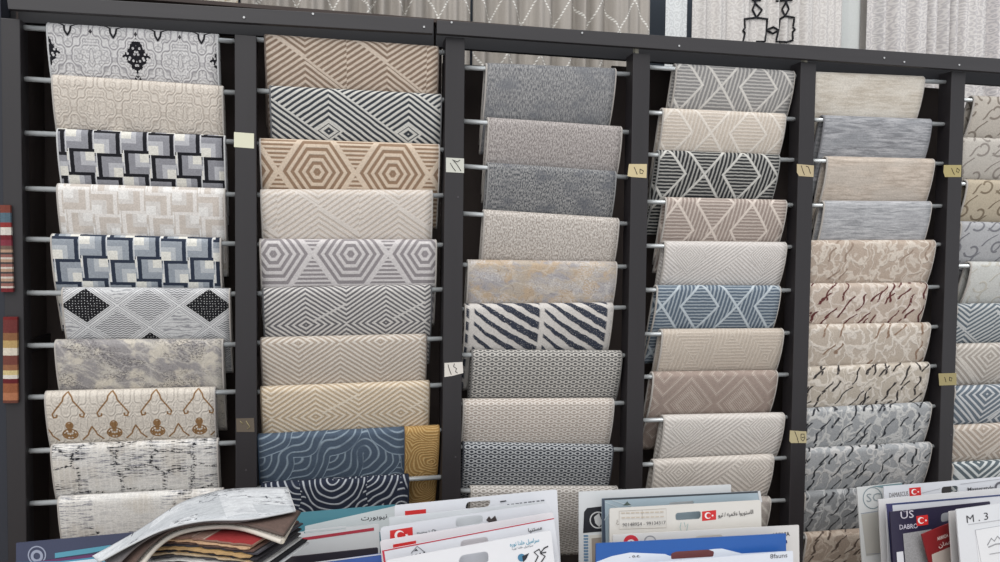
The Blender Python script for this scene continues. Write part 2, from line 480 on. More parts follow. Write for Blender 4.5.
# ---------------------------------------------------------------- the setting
def struct(name, me, mat): return tag(link(name, me, mat), kind='structure')
floor_m = new_mat('floor tile', lambda x, y, z: mix(mx(line(per(x, 60), 0.3), line(per(y, 60), 0.3)), mix(noise(x, y, .02, 3), (150, 145, 138), (165, 160, 152)), (110, 106, 100)), 0.5, coord='OBJ', pile=0)
wall_m = new_mat('slate wall', lambda x, y, z: mix(noise(x, z, .03, 3), (78, 86, 97), (88, 96, 106)), 0.8, coord='OBJ', pile=0.02)
struct('floor', box(-1.6, 5.2, -3.4, 1.6, -0.05, 0.0, 0), floor_m)
struct('wall_left', box(-1.6, at(7, 300, 0.0).x-0.006, 0.0, 1.0, 0.0, 3.4, 0), new_mat('dark cladding', lambda x, y, z: mix(noise(x*.5, z*.02, .5, 2), (40, 43, 50), (48, 50, 58)), .6, coord='OBJ', pile=.02))
struct('wall_back', box(-1.6, 5.2, 1.0, 1.1, 0.0, 3.4, 0), wall_m)

# ---------------------------------------------------------------- the rack
PCOL = (66, 62, 66)
post_m = new_mat('brown black painted steel', lambda x, y, z: mix(sm(noise(x, z, 0.5, 5, .8), 0.70, 0.76)*0.35, mix(noise(x*0.6, z*0.05, 0.6, 2), (30, 27, 29), (38, 34, 37)), (140, 136, 136)), 0.5, coord='OBJ', pile=0.03, spec=0.5)
rail_m = new_mat('grey black painted rail', lambda x, y, z: mix(sm(noise(x, z, 0.7, 5, .8), 0.70, 0.76)*0.4, mix(noise(x*0.05, z*0.6, 0.6, 2), (44, 42, 44), (54, 51, 53)), (150, 146, 146)), 0.5, coord='OBJ', pile=0.03, spec=0.5)
rod_m = flat((220, 224, 225), 0.27, 0.45, 0.6)
shade_m = new_mat('dark shade board', lambda x, y, z: mix(noise(x*0.3, z*0.05, 0.5, 3), (66, 58, 56), (84, 74, 70)), 0.8, coord='OBJ', pile=0.03)  # dark tone puts the shade inside the rack into the colour
black_m = flat((30, 30, 34), 0.6)
screw_m = flat((205, 205, 205), 0.35, 0.6)
rack = empty('display_rack', (X1*S+0.9, 0.03, 0), 'dark painted steel display rack with six posts in view and steel rods holding carpet samples', 'display rack')
YR = 0.031; RR = 0.0075
PX = [(X1+(k-1)*1.0)*S for k in range(0, 7)]        # left edges of posts 0..6
PW = WP*S
HT = [at(230, 34, 0).z, at(230, 34, 0).z, at(455, 38, 0).z+0.002, at(640, 53, 0).z, at(810, 62, 0).z, at(956, 71, 0).z, at(956, 72, 0).z]
for k, x in enumerate(PX):
    x0, x1 = x, x+PW
    if k == 0: x0 = x+0.012
    zt = at(x, 0, 0).z if False else None
    link('post', box(x0, x1, 0.0, 0.06, 0.0, HT[k]+0.0, 0.002), post_m, rack)
def beam(p0, p1, q0, q1, Y, dep, mat, name):        # upper-left, upper-right, lower-left, lower-right pixels on its front plane
    a, b, c, d = at(*p0, Y), at(*p1, Y), at(*q0, Y), at(*q1, Y)
    w = Vector((0, dep, 0)); v = [a, b, d, c, a+w, b+w, d+w, c+w]
    me = mesh(v, [(0, 3, 2, 1), (4, 5, 6, 7), (0, 1, 5, 4), (3, 7, 6, 2), (0, 4, 7, 3), (1, 2, 6, 5)])
    return link(name, bevel(me, 0.0015), mat, rack)
beam((6, -6), (434, 19), (8, 9), (433, 33.5), -0.022, 0.02, rail_m, 'top_rail')
beam((437, 20), (1110, 66), (437, 33.5), (1110, 80), -0.022, 0.02, rail_m, 'top_rail')
beam((10, 2), (434, 26), (10, 22), (434, 46), 0.062, 0.02, black_m, 'back_beam')
beam((436, 27), (1110, 74), (436, 47), (1110, 93), 0.062, 0.02, black_m, 'back_beam')
for (sx, sy) in ((244, 17.5), (424, 27), (451.5, 22.5), (582, 33), (679, 46), (884, 58), (904, 62), (959, 65), (313, 14)):
    p = at(sx, sy, -0.022)
    link('screw', tube([p+Vector((0, 0.001, 0)), p-Vector((0, 0.0025, 0))], 0.0032, 10), screw_m, rack)
zb_ = [at(x_, y_, 0.06).z for x_, y_ in ((10, 4), (1110, 76))]
link('top_shade_board', box(PX[0]+0.01, PX[6]+PW, 0.063, 0.285, at(540, 30, 0.07).z-0.004, at(540, 30, 0.07).z+0.008, 0.001), shade_m, rack)  # unseen board, added to shade the curtain gap and the top rows
for (sx, sy) in ((637, 51), (806, 60.5)):
    p = at(sx, sy, 0.0); link('gap_patch', box(p.x-0.006, p.x+0.006, 0.0, 0.02, p.z-0.008, p.z+0.012, 0.001), flat((150, 146, 132), .7), rack)  # pale block in place of the light gap at the post top
for (sx, sy) in ((246, 470), (458, 197), (455.5, 457), (951, 435)):
    p = at(sx, sy, 0.0); link('screw', tube([p+Vector((0, 0.001, 0)), p-Vector((0, 0.0015, 0))], 0.0028, 10), flat((90, 86, 90), .4, .5), rack)
RODS = {
 0: (40, 230, [28.7,80,133.7,189,239.5,293,345.5,397,450.6,503], [41,92.5,141.7,194.5,243.7,294,344.5,392,443,493]),
 1: (260, 443, [40,91,144,195,244.5,293.5,343,392,439.5,488], [52.5,100,150,195.5,245,289.5,338.7,385,430,477]),
 2: (470, 624, [68,121.7,166.7,214,265,309,355,404,447,490.7], [74,132,177,223.7,266.7,307.5,355.5,403,449.6,491]),
 3: (655, 790, [67.7,113,155,202,246,290,334,376.6,420,464,506], [76,119,160,205,247,290.4,333,374.6,417,457.7,500]),
 4: (820, 935, [77,120,161,205.5,245,288,329,371,412,452,495,536], [81.7,124,163.6,206,244.6,287,326.8,366,406,446,488,528]),
 5: (965, 1080, [100,142,184,226,266,308,348,390,429,466], [105,146,187,229,267,307,345,385,423,459])}
rodz = {}
for c, (xl, xr, L, R_) in RODS.items():
    for i in range(len(L)):
        a, b = at(xl, L[i], YR), at(xr, R_[i], YR)
        m_ = (b.z-a.z)/(b.x-a.x); rodz[c, i] = (a.x, a.z, m_)
        X0_, X1_ = PX[c]+PW-0.004, PX[c+1]+0.004
        link('rod', tube([(X0_, YR, a.z+m_*(X0_-a.x)), (X1_, YR, a.z+m_*(X1_-a.x))], RR, 14), rod_m, rack)
for c in range(6):
    x0, x1 = PX[c]+PW*0.5, PX[c+1]+PW*0.5
    zt = at(240, 24, 0.25).z if c != 2 else at(540, 68, 0.25).z
    if c == 0: x0 = PX[0]+0.02
    if c in (3, 4): zt = at(900, 92, 0.25).z+0.03
    if c == 5: zt = at(980, 128, 0.25).z
    x0 += 0.002
    if c == 4: x1 += 0.2
    if c == 5: x0 += 0.2; zt = at(980, 108, 0.25).z
    link('back_shade_panel', box(x0, x1, 0.27, 0.282, 0.12, zt-0.02*c*0, 0.001), shade_m, rack)  # dark sheet standing in for the deep shade behind the samples
link('side_shade_panel', box(PX[0]+0.03, PX[0]+0.036, 0.061, 0.268, 0.12, at(240, 20, 0.1).z, 0.001), shade_m, rack)  # dark sheet added so the gap beside the first post stays dark
for x in (PX[0], PX[6]):
    link('side_brace', box(x+0.015, x+0.045, 0.055, 0.285, 0.10, 0.14), post_m, rack)
    link('side_brace', box(x+0.015, x+0.045, 0.055, 0.285, 1.2, 1.24), post_m, rack)

# ---------------------------------------------------------------- hanging carpet samples
TH = 0.007
def carpet(c, i, xl, yl, xr, yr, pat, label, s=0.31, L=None, bind=None, skew=0.0, name='carpet_sample', bump=0.5, th=TH, seed=None):
    ax, az, mz = rodz[c, i]
    rnd = random.Random(c*37+i*11+int(xl))
    L = L or rnd.uniform(0.245, 0.285); Lb = L*0.9
    R = RR+0.0032+th
    A, B = at(xl, yl+3, YR-R), at(xr, yr+3, YR-R)
    xa = max(A.x, PX[c]+PW+0.003); xb = min(B.x, PX[c+1]-0.003)
    nn = math.sqrt(1+s*s); dy, dz = s/nn, -1/nn; a0 = math.atan2(-s, -1)  # outward normal of the front flap
    path = []                                          # (y, z, ny, nz, v)
    nF = 22; a_top = math.pi/2
    a_f = math.pi+math.atan(0.10)                         # front normal angle
    ar = R*(a_f-a_top)
    for k in range(nF):
        t = (1-k/nF); d = L*t
        # the flap leaves the rod almost upright and swings back towards its foot
        if d < 0.16: q0 = 0.10*d+(2*s-0.20)*d*d/(2*0.16); sl_ = 0.10+(2*s-0.20)*d/0.16
        else: q0 = s*0.16+(d-0.16)*(2*s-0.10)*0.9; sl_ = (2*s-0.10)*0.9
        nn_ = math.sqrt(1+sl_*sl_)
        path.append((R*math.cos(a_f)+q0, R*math.sin(a_f)-d*0.965, -1/nn_, -sl_/nn_, ar+d))
    nA = 12
    for k in range(nA+1):
        an = a_f-math.pi*k/nA
        path.append((R*math.cos(an), R*math.sin(an), math.cos(an), math.sin(an), R*(an-a_top)))
    a_b = a_f-math.pi
    for k in range(1, 9):
        d = Lb*k/8
        path.append((R*math.cos(a_b)+dy*d, R*math.sin(a_b)+dz*d, math.cos(a_b), math.sin(a_b), R*(a_b-a_top)-d))
    nx = 20; P = []; U = []; N = []
    ph = rnd.uniform(0, 6)
    for j in range(nx+1):
        u = j/nx; row = []; ur = []
        for (py, pz, ny, nz, v) in path:
            x = xa+(xb-xa)*u + skew*max(v, 0)
            d = max(v-ar, 0)/L if v > 0 else 0
            wob = 0.0022*math.sin(u*7+ph+d*2)*d+0.0007*math.sin(u*23+ph*2)*min(1, d*4)
            row.append(Vector((x, YR+py+wob, az+mz*(x-ax)+pz))); ur.append(((xb-xa)*u, v))
        P.append(row); U.append(ur)
    nv = [Vector((0, q[2], q[3])) for q in path]
    me = grid_solid(P, th, U, lambda i_, j_: nv[j_])
    o = empty(name, ((xa+xb)/2, YR, az+mz*((xa+xb)/2-ax)+RR), label, 'carpet sample', 'carpet samples hanging on the rack rods')
    mat = pat if isinstance(pat, bpy.types.Material) else new_mat(label.split(',')[0][:40], pat, 0.95, bump, sheen=0.0, pile=0.17)
    link('pile', me, mat, o)
    bc = bind or (186, 180, 174)
    for e, sg in ((0, 1), (nx, -1)):
        pts = [p+n_*0.0002-n_*th*0.5 for p, n_ in zip(P[e], nv)]
        link('edge_binding', tube(pts, th*0.56, 7), flat(bc, 0.9, 0, 0.2), o)
    return o

CR = (204, 196, 186)
T = [
# column 1
(0,0,47,24,217,33,scaled(P_ogee((216,214,213),(146,143,147),'black'),.905),'grey damask carpet sample with black medallion and black arches, topmost in the leftmost column'),
(0,1,52,75,222,85,scaled(P_ogee((214,205,194),(182,171,160),'plain'),.905),'beige carpet sample with faint damask relief, hanging just under the black medallion one'),
(0,2,57,129,224,138,scaled(P_step((26,26,32),(140,140,146),(186,186,190),(224,221,212)),1.0,1.13),'carpet sample of black, grey and white interlocking stair blocks'),
(0,3,57,184,224,187,scaled(P_step((228,223,218),(196,187,178),(216,211,206),(232,229,225),x0=1.5,y0=1.6,ln=(206,198,190)),1.0,1.13),'cream and beige carpet sample with pale interlocking stair blocks'),
(0,4,51,235,220,237,scaled(P_step((44,52,68),(146,152,160),(184,188,192),(224,222,214),x0=0.1,y0=0.4,flip=1),1.0,1.13),'carpet sample of navy, grey and white interlocking stair blocks'),
(0,5,62,287,229,290,P_diam(),'carpet sample with black, hatched and wood-grain diamonds'),
(0,6,55,340,222,338,P_marble((196,190,180),(152,148,148),(208,200,186),2.0),'mottled beige and grey marbled carpet sample in the leftmost column'),
(0,7,45,391,214,387,scaled(P_ogee((214,206,195),(192,184,174),'spire',(140,106,70)),.905,1.03),'cream damask carpet sample with brown spires and medallions'),
(0,8,51,445,217,441,P_patch(3.0,1.5),'white and grey carpet sample with black brushed patches'),
(0,9,58,498,222,488,P_patch(9.0,0.2),'off-white carpet sample with few dark specks, lowest in the leftmost column'),
# column 2
(1,0,265,33,438,44,scaled(P_fan((138,118,102),(208,192,176),'down',px=24.4,xc=11.3,yc=6.8,pr=1.6),1.0,1.14),'brown and cream slanting stripe carpet sample, topmost in the second column'),
(1,1,270,85,441,92,scaled(P_fan((58,62,68),(206,204,198),'band',xc=16.8,yc=12.4,pr=1.6),1.0,1.14),'charcoal and white geometric striped carpet sample'),
(1,2,260,138,439,141,scaled(P_hex((150,124,102),(214,196,176),xc=15.5,yc=9.5),1.05,1.16),'brown and cream carpet sample with concentric hexagons'),
(1,3,261,188,432,189,scaled(P_fan((200,188,176),(216,208,200),'down',xc=16.5,yc=5.6,pr=1.6,duty=.6),1.0,1.14),'pale cream carpet sample with faint slanting relief stripes, second column'),
(1,4,260,238,436,238,scaled(P_hex((146,140,142),(208,203,202),xc=3.5,yc=5.0),1.05,1.16),'light grey carpet sample with concentric hexagons'),
(1,5,263,286,431,283,scaled(P_fan((104,102,104),(204,200,196),'diamond',xc=12.2,yc=11.5,pr=1.3,pv=28.0),1.0,1.14),'dark grey and white zigzag fan carpet sample in the middle of the second column'),
(1,6,261,337,426,333,scaled(P_fan((168,154,140),(208,200,190),'diamond',xc=10.8,yc=2.6,pr=1.35,pv=34.0,px=24.6),1.0,1.14),'beige carpet sample with nested diamond stripes'),
(1,7,261,386,429,379,scaled(P_fan((182,162,136),(218,206,188),'diamond',xc=15.8,yc=10.0,pr=1.4,pv=28.0,px=26.0),1.0,1.14),'tan and cream zigzag fan carpet sample above the blue one'),
(1,8,258,433,404,426,P_arcs((74,87,103),(136,150,162),cell=10.5,seed=2.2,wear=0.75,n=5.0,duty=.24),'slate blue carpet sample with sweeping arcs'),
(1,9,262,482,408,474,P_arcs((34,40,56),(176,180,186),cell=10.5,seed=10.1,wear=1.0,n=5.5,duty=.24),'dark navy carpet sample with white sweeping arcs'),
# column 3
(2,0,487,63,616,68,P_heather((108,109,113),(168,167,166),3.0,0.8,(120,122,127),1,.085),'slate grey heathered carpet sample, topmost in the third column'),
(2,1,489,114,622,123,P_heather((136,129,127),(190,183,179),2.6,1.1,None,2,.085),'taupe heathered carpet sample'),
(2,2,489,162,616,174,P_heather((84,86,90),(160,159,158),2.6,1.2,(100,102,108),3,.085),'charcoal heathered carpet sample between two lighter ones'),
(2,3,485,209,619,217,P_heather((160,151,143),(214,207,200),2.2,1.3,None,4,.08),'light beige heathered carpet sample in the third column'),
(2,4,469,259,617,260,P_marble((184,172,158),(166,162,164),(190,168,142),6.0,0.3,.12,(206,202,200)),'beige, rust and grey marbled carpet sample in the third column'),
(2,5,466,302,613,303,P_rain(),'cream carpet sample with thick slanting navy stripes'),
(2,6,473,350,622,351,P_oval((92,91,90),(192,188,182)),'grey carpet sample woven with small rings'),
(2,7,464,400,614,397,P_oval((170,158,148),(216,208,200)),'cream beige carpet sample woven with small rings'),
(2,8,464,441,613,445,P_oval((44,48,56),(176,178,180)),'charcoal carpet sample woven with small pale rings'),
(2,9,472,484,618,485,P_oval((150,144,138),(204,199,194)),'pale grey woven carpet sample, lowest in the third column'),
# column 4
(3,0,677,64,795,71,P_lattice((142,140,139),(216,212,206),xc=31,yc=8),'grey carpet sample with white diamond lattice, topmost in the fourth column'),
(3,1,664,108,786,114,P_lattice((203,191,178),(226,218,208),xc=32,yc=9),'pale beige carpet sample with soft diamond lattice'),
(3,2,660,151,780,153,P_lattice((46,48,50),(206,204,198),xc=31,yc=9),'black carpet sample with white diamond lattice'),
(3,3,667,197,787,200,P_lattice((156,142,134),(216,204,194),xc=18,yc=3,py=19),'brownish taupe carpet sample with diamond lattice'),
(3,4,666,241,787,242,P_hatch((200,194,189),(216,211,207),px=17),'off-white carpet sample with faint hatching, just above the blue lattice one'),
(3,5,658,284,781,285,P_lattice((90,103,117),(190,199,205),xc=16,yc=8.5),'blue carpet sample with white diamond lattice'),
(3,6,663,328,784,327,P_lattice((188,176,163),(206,196,184),xc=12,yc=3,lw=.1),'cream beige finely ribbed carpet sample just under the blue lattice one'),
(3,7,654,368,778,367,P_dotdia((156,140,131),(192,179,168)),'brown carpet sample with dotted diamonds'),
(3,8,665,412,785,411,P_hatch((200,193,187),(214,209,203),px=17,pr=1.3),'cream grey carpet sample with embossed crossing bands under the brown dotted one'),
(3,9,655,458,774,456,P_hatch((192,184,176),(210,203,195),px=17,pr=1.5),'beige carpet sample with embossed zigzags partly behind the white catalogue boards'),
(3,10,660,499,771,496,P_dotdia((160,152,146),(192,186,178),dots=False),'carpet sample on the lowest rod of the fourth column, mostly hidden by catalogue boards'),
# column 5
(4,0,810,72,925,76,P_streak((192,182,168),(216,208,196),(222,216,206),1),'cream streaked carpet sample, topmost in the fifth column'),
(4,1,825,117,932,119,P_streak((126,127,131),(180,180,183),(146,148,152),2),'darker streaked grey carpet sample, second in the fifth column'),
(4,2,828,156,935,159,P_streak((176,163,150),(208,195,182),(190,181,171),3),'beige streaked carpet sample between two grey ones'),
(4,3,825,199,932,201,P_streak((142,143,146),(192,192,194),(172,172,175),4),'light streaked grey carpet sample, fourth in the fifth column'),
(4,4,809,239,936,239,P_vein((182,166,152),(216,206,194),(150,132,118),1,0.12),'beige marbled carpet sample with pale veins, just under the streaked grey one'),
(4,5,809,283,928,282,P_vein((188,173,160),(220,210,200),(92,44,44),2,0.95),'beige carpet sample with dark red brush strokes'),
(4,6,808,323,931,323,P_vein((186,174,161),(220,212,202),(140,116,98),3,0.2),'beige veined carpet sample under the one with red strokes'),
(4,7,807,367,930,363,P_vein((184,174,161),(216,208,198),(50,46,46),4,0.7),'beige carpet sample with short black brush strokes'),
(4,8,807,407,932,402,P_vein((156,158,160),(204,203,200),(46,48,54),5,0.6),'silver grey veined carpet sample with black strokes, fifth column'),
(4,9,806,447,932,442,P_vein((150,152,154),(200,198,196),(40,42,46),6,0.65,(162,164,166)),'silver grey veined carpet sample above the lowest grey one'),
(4,10,806,490,925,484,P_vein((134,136,138),(184,184,184),(50,50,54),7,0.6),'darker grey veined carpet sample beside the catalogue with the round emblem'),
(4,11,807,530,920,524,P_vein((160,144,130),(192,178,164),(84,70,62),8,0.6,sc=.12),'brown and beige veined carpet sample, lowest in the fifth column'),
# column 6
(5,0,975,96,1085,101,P_swirl((190,182,172),(128,118,108),1,0.9),'beige carpet sample with dark curls, topmost in the column at the right edge'),
(5,1,963,137,1078,142,P_swirl((190,184,176),(140,132,126),2,0.8),'pale grey beige carpet sample with faint large curls'),
(5,2,968,179,1080,184,P_swirl((184,172,152),(118,104,86),3,1.0),'tan carpet sample with brown curls at the right edge'),
(5,3,962,221,1078,224,P_swirl((172,172,174),(112,112,118),4,0.7),'grey carpet sample with dark curls at the right edge'),
(5,4,972,262,1084,264,P_swirl((196,196,192),(184,180,170),5,0.6),'off-white nearly plain carpet sample at the right edge'),
(5,5,958,304,1078,304,P_fan((96,106,114),(188,190,190),'down',xc=30,pr=1.9),'blue grey and white slanting stripe carpet sample at the right edge'),
(5,6,957,343,1077,342,P_maze((168,160,152),(204,198,190),3,k=9,sc=.05),'cream carpet sample with faint nested polygons at the right edge'),
(5,7,956,386,1076,383,P_maze((104,114,124),(196,198,200),4,k=8,sc=.05,duty=.4),'blue grey carpet sample with nested polygons at the right edge'),
(5,8,955,424,1076,420,P_maze((168,155,143),(202,193,183),5,k=8,sc=.05),'beige carpet sample with nested polygons at the right edge'),
(5,9,954,461,1076,456,P_maze((88,98,104),(196,200,200),6,k=7,sc=.05,duty=.42),'dark teal grey carpet sample with nested polygons, lowest at the right edge'),
]
binds = {(0,0):(205,205,205),(0,2):(205,205,205),(2,2):(150,150,150),(1,0):(120,108,100),(1,1):(110,110,112),(1,5):(96,96,98),(1,8):(60,74,92),(1,9):(40,46,60),
 (1,6):(120,112,106),(1,7):(130,118,102),(2,8):(70,72,78),(2,6):(120,118,116),(3,2):(150,150,148),(4,1):(130,130,134)}
slopes = {0: 0.29, 1: 0.27, 2: 0.30, 3: 0.33, 4: 0.27, 5: 0.33}
for t in T:
    c, i, xl, yl, xr, yr, pat, label = t
    kw = {}
    if (c, i) in ((0, 6), (3, 7)): kw['L'] = 0.285
    if c == 1: kw['skew'] = 0.02
    carpet(c, i, xl, yl, xr, yr, pat, label, s=slopes[c], bind=binds.get((c, i)), **kw)
carpet(1, 8, 405.5, 425, 439, 424, P_rings((156,122,72),(198,166,114),.085,13), 'narrow golden tan carpet sample with swirling arcs beside the blue one', s=0.27, L=0.27, bind=(150,118,72))

# ---------------------------------------------------------------- paper and tape tags on the posts
def tagpiece(px, strokes, col, label, ink=(40, 38, 40), rough=.8):
    Y = -0.0012
    P = [at(x, y, Y) for x, y in px]
    t = 0.0008; n = len(P)
    V = P+[p+Vector((0, t, 0)) for p in P]
    Fc = [tuple(range(n))[::-1], tuple(range(n, 2*n))]+[(i, (i+1) % n, n+(i+1) % n, n+i) for i in range(n)]
    c0 = sum(P, Vector())/n
    o = empty('price_tag', c0, label, 'tag', 'handwritten tags on the posts')
    link('paper', mesh(V, Fc), flat(col, rough), o)
    for s in strokes:
        link('handwriting', tube([at(x, y, Y-0.0004) for x, y in s], 0.0011, 6), flat(ink, .8), o)
tagpiece([(234,132),(254,133.5),(254,148.5),(234,147)], [], (222,220,196), 'blank cream paper tag on the second post from the left')
tagpiece([(446,157.5),(464,158.5),(464,173),(446,172)], [[(450.3,163),(452.5,167),(455.5,171)],[(452.5,159.5),(457,164.5),(461,171)],[(454,160.5),(457.5,161.8),(460,160)]], (206,206,196), 'pale tag with two slanting strokes on the third post')
tagpiece([(444.5,363),(462.5,362),(463.3,373),(452,376),(444.5,377)], [[(448,364.5),(449.5,370),(451.3,374.5)],[(454.5,363.5),(453.5,366.5),(456.5,368.5),(455.5,371.5),(457.5,373)]], (220,214,206), 'white torn tag reading ١٤ low on the third post')
tagpiece([(629,164),(647,164),(646.5,178),(632,177),(627.5,176)], [[(634.2,167),(636,171.5),(637.2,174.5)],[(640,169),(643.5,171),(642.5,173.5),(640,173.2),(640,169)]], (206,190,150), 'tan tape tag reading ١٥ on the fourth post')
tagpiece([(797,164),(814,165.5),(813.5,177),(799,176),(797,172.5)], [[(801.2,165.5),(803,171),(804.5,175)],[(806,166),(808.5,167),(810.5,173.5)]], (190,174,140), 'tan tape tag reading ١٦ on the fifth post', ink=(50,40,36))
tagpiece([(790,430.5),(806.5,431.5),(806.5,443),(791,443),(789.5,441)], [[(794.8,431.5),(797,437),(798.5,442.5)],[(801,434),(804,434),(805,438),(803,441),(801,439),(801,434)],[(802,437.5),(804.5,437)]], (184,172,136), 'tan tag with heavy black figure low on the fifth post', ink=(28,26,28))
tagpiece([(944,165),(961.5,165),(961,177),(945,177),(943.5,172)], [[(951.5,168),(953,172),(954.5,174.5)],[(957,168),(959.5,170),(958.5,172.5),(956.5,171.5),(957,168)]], (172,158,110), 'tan tape tag reading ١٥ near the top of the sixth post', ink=(48,40,30))
tagpiece([(938.5,373.5),(956.5,373),(956.5,385),(939.5,385.5)], [[(944.6,377),(945.5,379.5),(946,382)],[(949.5,377),(952,378),(951.5,381),(949.5,380.5),(949.5,377)]], (158,146,104), 'dull tan tape tag reading 10 low on the sixth post', ink=(44,38,30))
tagpiece([(236,418.5),(254,418),(254.5,432),(236.5,432)], [[(240,421),(243,424)],[(246,421),(250,427),(247,429)]], (98,88,76), 'dull brown worn tape tag low on the second post', ink=(150,138,100))

# ---------------------------------------------------------------- striped woven strips hung on the left post
def strip(px0, px1, y0, y1, bands, label):
    a, b = at(px0[0], y0, -0.012), at(px1[0], y0, -0.012); c, d = at(px0[1], y1, -0.012), at(px1[1], y1, -0.012)
    o = empty('woven_strip', (a+b)/2, label, 'rug sample', 'striped woven strips on the left post')
    n = len(bands); zs = [0]
    for h, _ in bands: zs.append(zs[-1]+h)
    tot = zs[-1]
    for k, (h, colr) in enumerate(bands):
        f0, f1 = zs[k]/tot, zs[k+1]/tot
        l0, r0, l1, r1 = a.lerp(c, f0), b.lerp(d, f0), a.lerp(c, f1), b.lerp(d, f1)
        w = Vector((0, 0.011, 0)); bulge = Vector((0, -0.003, 0))
        m0, m1 = (l0+r0)/2+bulge, (l1+r1)/2+bulge
        V = [l0, m0, r0, l1, m1, r1, l0+w, r0+w, l1+w, r1+w]
        Fc = [(0, 3, 4, 1), (1, 4, 5, 2), (6, 7, 9, 8), (0, 6, 8, 3), (2, 5, 9, 7), (0, 1, 2, 7, 6), (3, 8, 9, 5, 4)]
        link('woven_band', mesh(V, Fc), flat(colr, .95, 0, .2, 0.15), o)
    return o
strip((0, 1), (10, 13), 205, 292, [(8,(120,66,56)),(10,(84,104,116)),(5,(140,56,54)),(8,(206,200,190)),(5,(108,42,46)),(6,(124,54,66)),(4,(110,90,80))]+[(3,(170,140,120)),(2,(70,66,66)),(3,(140,96,88)),(2,(196,186,176))]*4+[(4,(110,40,44))], 'narrow striped woven strip in red, blue and grey on the left post, the upper one')
strip((3, 3), (17, 17.5), 317, 403, [(3,(110,40,40)),(14,(104,52,50)),(8,(132,92,64)),(8,(176,148,100)),(8,(206,196,180)),(10,(110,64,56)),(6,(140,96,70)),(5,(196,178,130)),(4,(206,200,190)),(5,(96,36,40)),(10,(140,86,60)),(8,(166,110,80)),(3,(100,60,50))], 'narrow striped woven strip in brown, tan and white on the left post, the lower one')

# ---------------------------------------------------------------- curtains behind the rack
def curtain(xl, xr, Y, pat, label, nf, amp=0.022, ztop=2.95, zbot=0.12, flare=0.0, motif=None, name='curtain', ph=0.0):
    A, B = at(xl, 30, Y), at(xr, 30, Y); W_ = B.x-A.x
    def fold(u, z):
        k = 1+0.12*math.sin(u*9+1)
        return amp*math.sin(2*math.pi*nf*u*k+ph)+amp*0.35*math.sin(2*math.pi*nf*2.3*u+ph*2+z*0.6)
    nx = int(nf*14)+2; nz = 14; P = []; U = []
    for i in range(nx+1):
        u = i/nx; row = []; ur = []
        for j in range(nz+1):
            z = ztop+(zbot-ztop)*j/nz
            fl = flare*(2.35-z)
            row.append(Vector((A.x+W_*u+fl*(u-0.5)*2, Y+fold(u, z), z))); ur.append((W_*u*1.15, 3.0-z))
        P.append(row); U.append(ur)
    me = grid_solid(P, 0.002, U, lambda i, j: Vector((0, -1, 0)))
    o = empty(name, (A.x+W_/2, Y, zbot), label, 'curtain', 'curtains hanging behind the rack')
    link('fabric', me, new_mat(label[:40], pat, 0.9, 0.3, pile=0.06), o)
    # rod rings and hem so the cloth hangs from something
    link('hem', box(A.x, A.x+W_, Y-amp*1.2, Y+amp*1.2, zbot-0.012, zbot, 0.002), flat((150, 146, 140), .9), o)
    link('header_tape', box(A.x, A.x+W_, Y-amp*1.3, Y+amp*1.3, ztop, ztop+0.03, 0.002), flat((150, 146, 140), .9), o)
    if motif:
        for pl in motif:
            pts = []
            for (p, q) in zip(pl, pl[1:]):
                for k in range(8):
                    f_ = k/8; pts.append((p[0]+(q[0]-p[0])*f_, p[1]+(q[1]-p[1])*f_))
            pts.append(pl[-1]); Q = []
            for (x, y) in pts:
                w = at(x, y, Y)
                yy_ = Y
                for _ in range(30): yy_ = yy_*0.7+0.3*(Y+fold((w.x-A.x)/W_, w.z)-0.004); w = at(x, y, yy_)
                Q.append(w)
            link('appliqued_cord', tube(Q, 0.0042, 6), flat((34, 34, 38), .9), o)
    return o
def C_dia(x, y):
    a = per(x+y*0.62, 15.0); b = per(x-y*0.62, 15.0)
    dots = stripe(y, 1.1, 0.6)
    s = mx(line(a, 0.4), line(b, 0.4))*dots
    r = mix(noise(x*0.8, y*0.03, 0.5, 3, .6), (158, 152, 145), (188, 181, 173))
    return mix(s, r, (238, 236, 230))
def C_floral(x, y):
    s = line(voro(x, y, 0.13, 'F1')-0.35, 0.05)
    g = sm(noise(x, y, 0.3, 3, .6, 3), 0.58, 0.62)
    return mix(g*0.6, mix(s*0.7, (212, 206, 192), (150, 138, 120)), (190, 152, 92))
def C_emb(a, b, seed):
    def f(x, y):
        d = voro(x, y, 0.34, 'F1', seed=seed)
        s = stripe(d*2.4+noise(x, y, 0.6, 2)*1.4, 1.0, 0.45, .3)
        return [mix(s*0.8, a, b), s]
    return f
def C_plain(a, b):
    return lambda x, y: mix(noise(x*0.6, y*0.02, 0.4, 2), a, b)
YC = 0.55
curtain(-60, 238, YC, C_floral, 'beige curtain with gold and brown floral print at the far left above the rack', 9)
curtain(240, 470, YC, C_dia, 'grey beige curtain with white dotted diamonds, left one of the pair', 9, 0.028, ph=1)
curtain(473.5, 649, YC, C_dia, 'grey beige curtain with white dotted diamonds, right one of the pair', 7, 0.026, ph=2.4)
curtain(665.5, 686.5, YC, C_emb((228,230,230),(208,210,210),2), 'narrow white curtain panel between two dark gaps', 1, 0.004)
MOT = [[(748,-10),(756,4),(762,10),(756.5,17.5),(744.5,19),(745,28),(743,30.5),(745,33),(743,42)],
       [(764,-10),(756,1),(752.5,9.5),(756.5,17.5),(767.5,19),(766.5,29),(765,41.5),(756,41.5)],
       [(766,30),(773.5,27),(778.5,30),(773,33.5),(766,30)],
       [(778.5,30),(780,19),(785,16),(794.5,17.5),(793,27),(795,29.5),(792.5,32),(793,40),(787,42),(776,41.5),(778.5,30)],
       [(777,-8),(786,2),(789,9),(785,16),(782,9.5),(786,2),(795,-8)],
       [(752,0),(761,0)],[(776,1),(792,0)]]
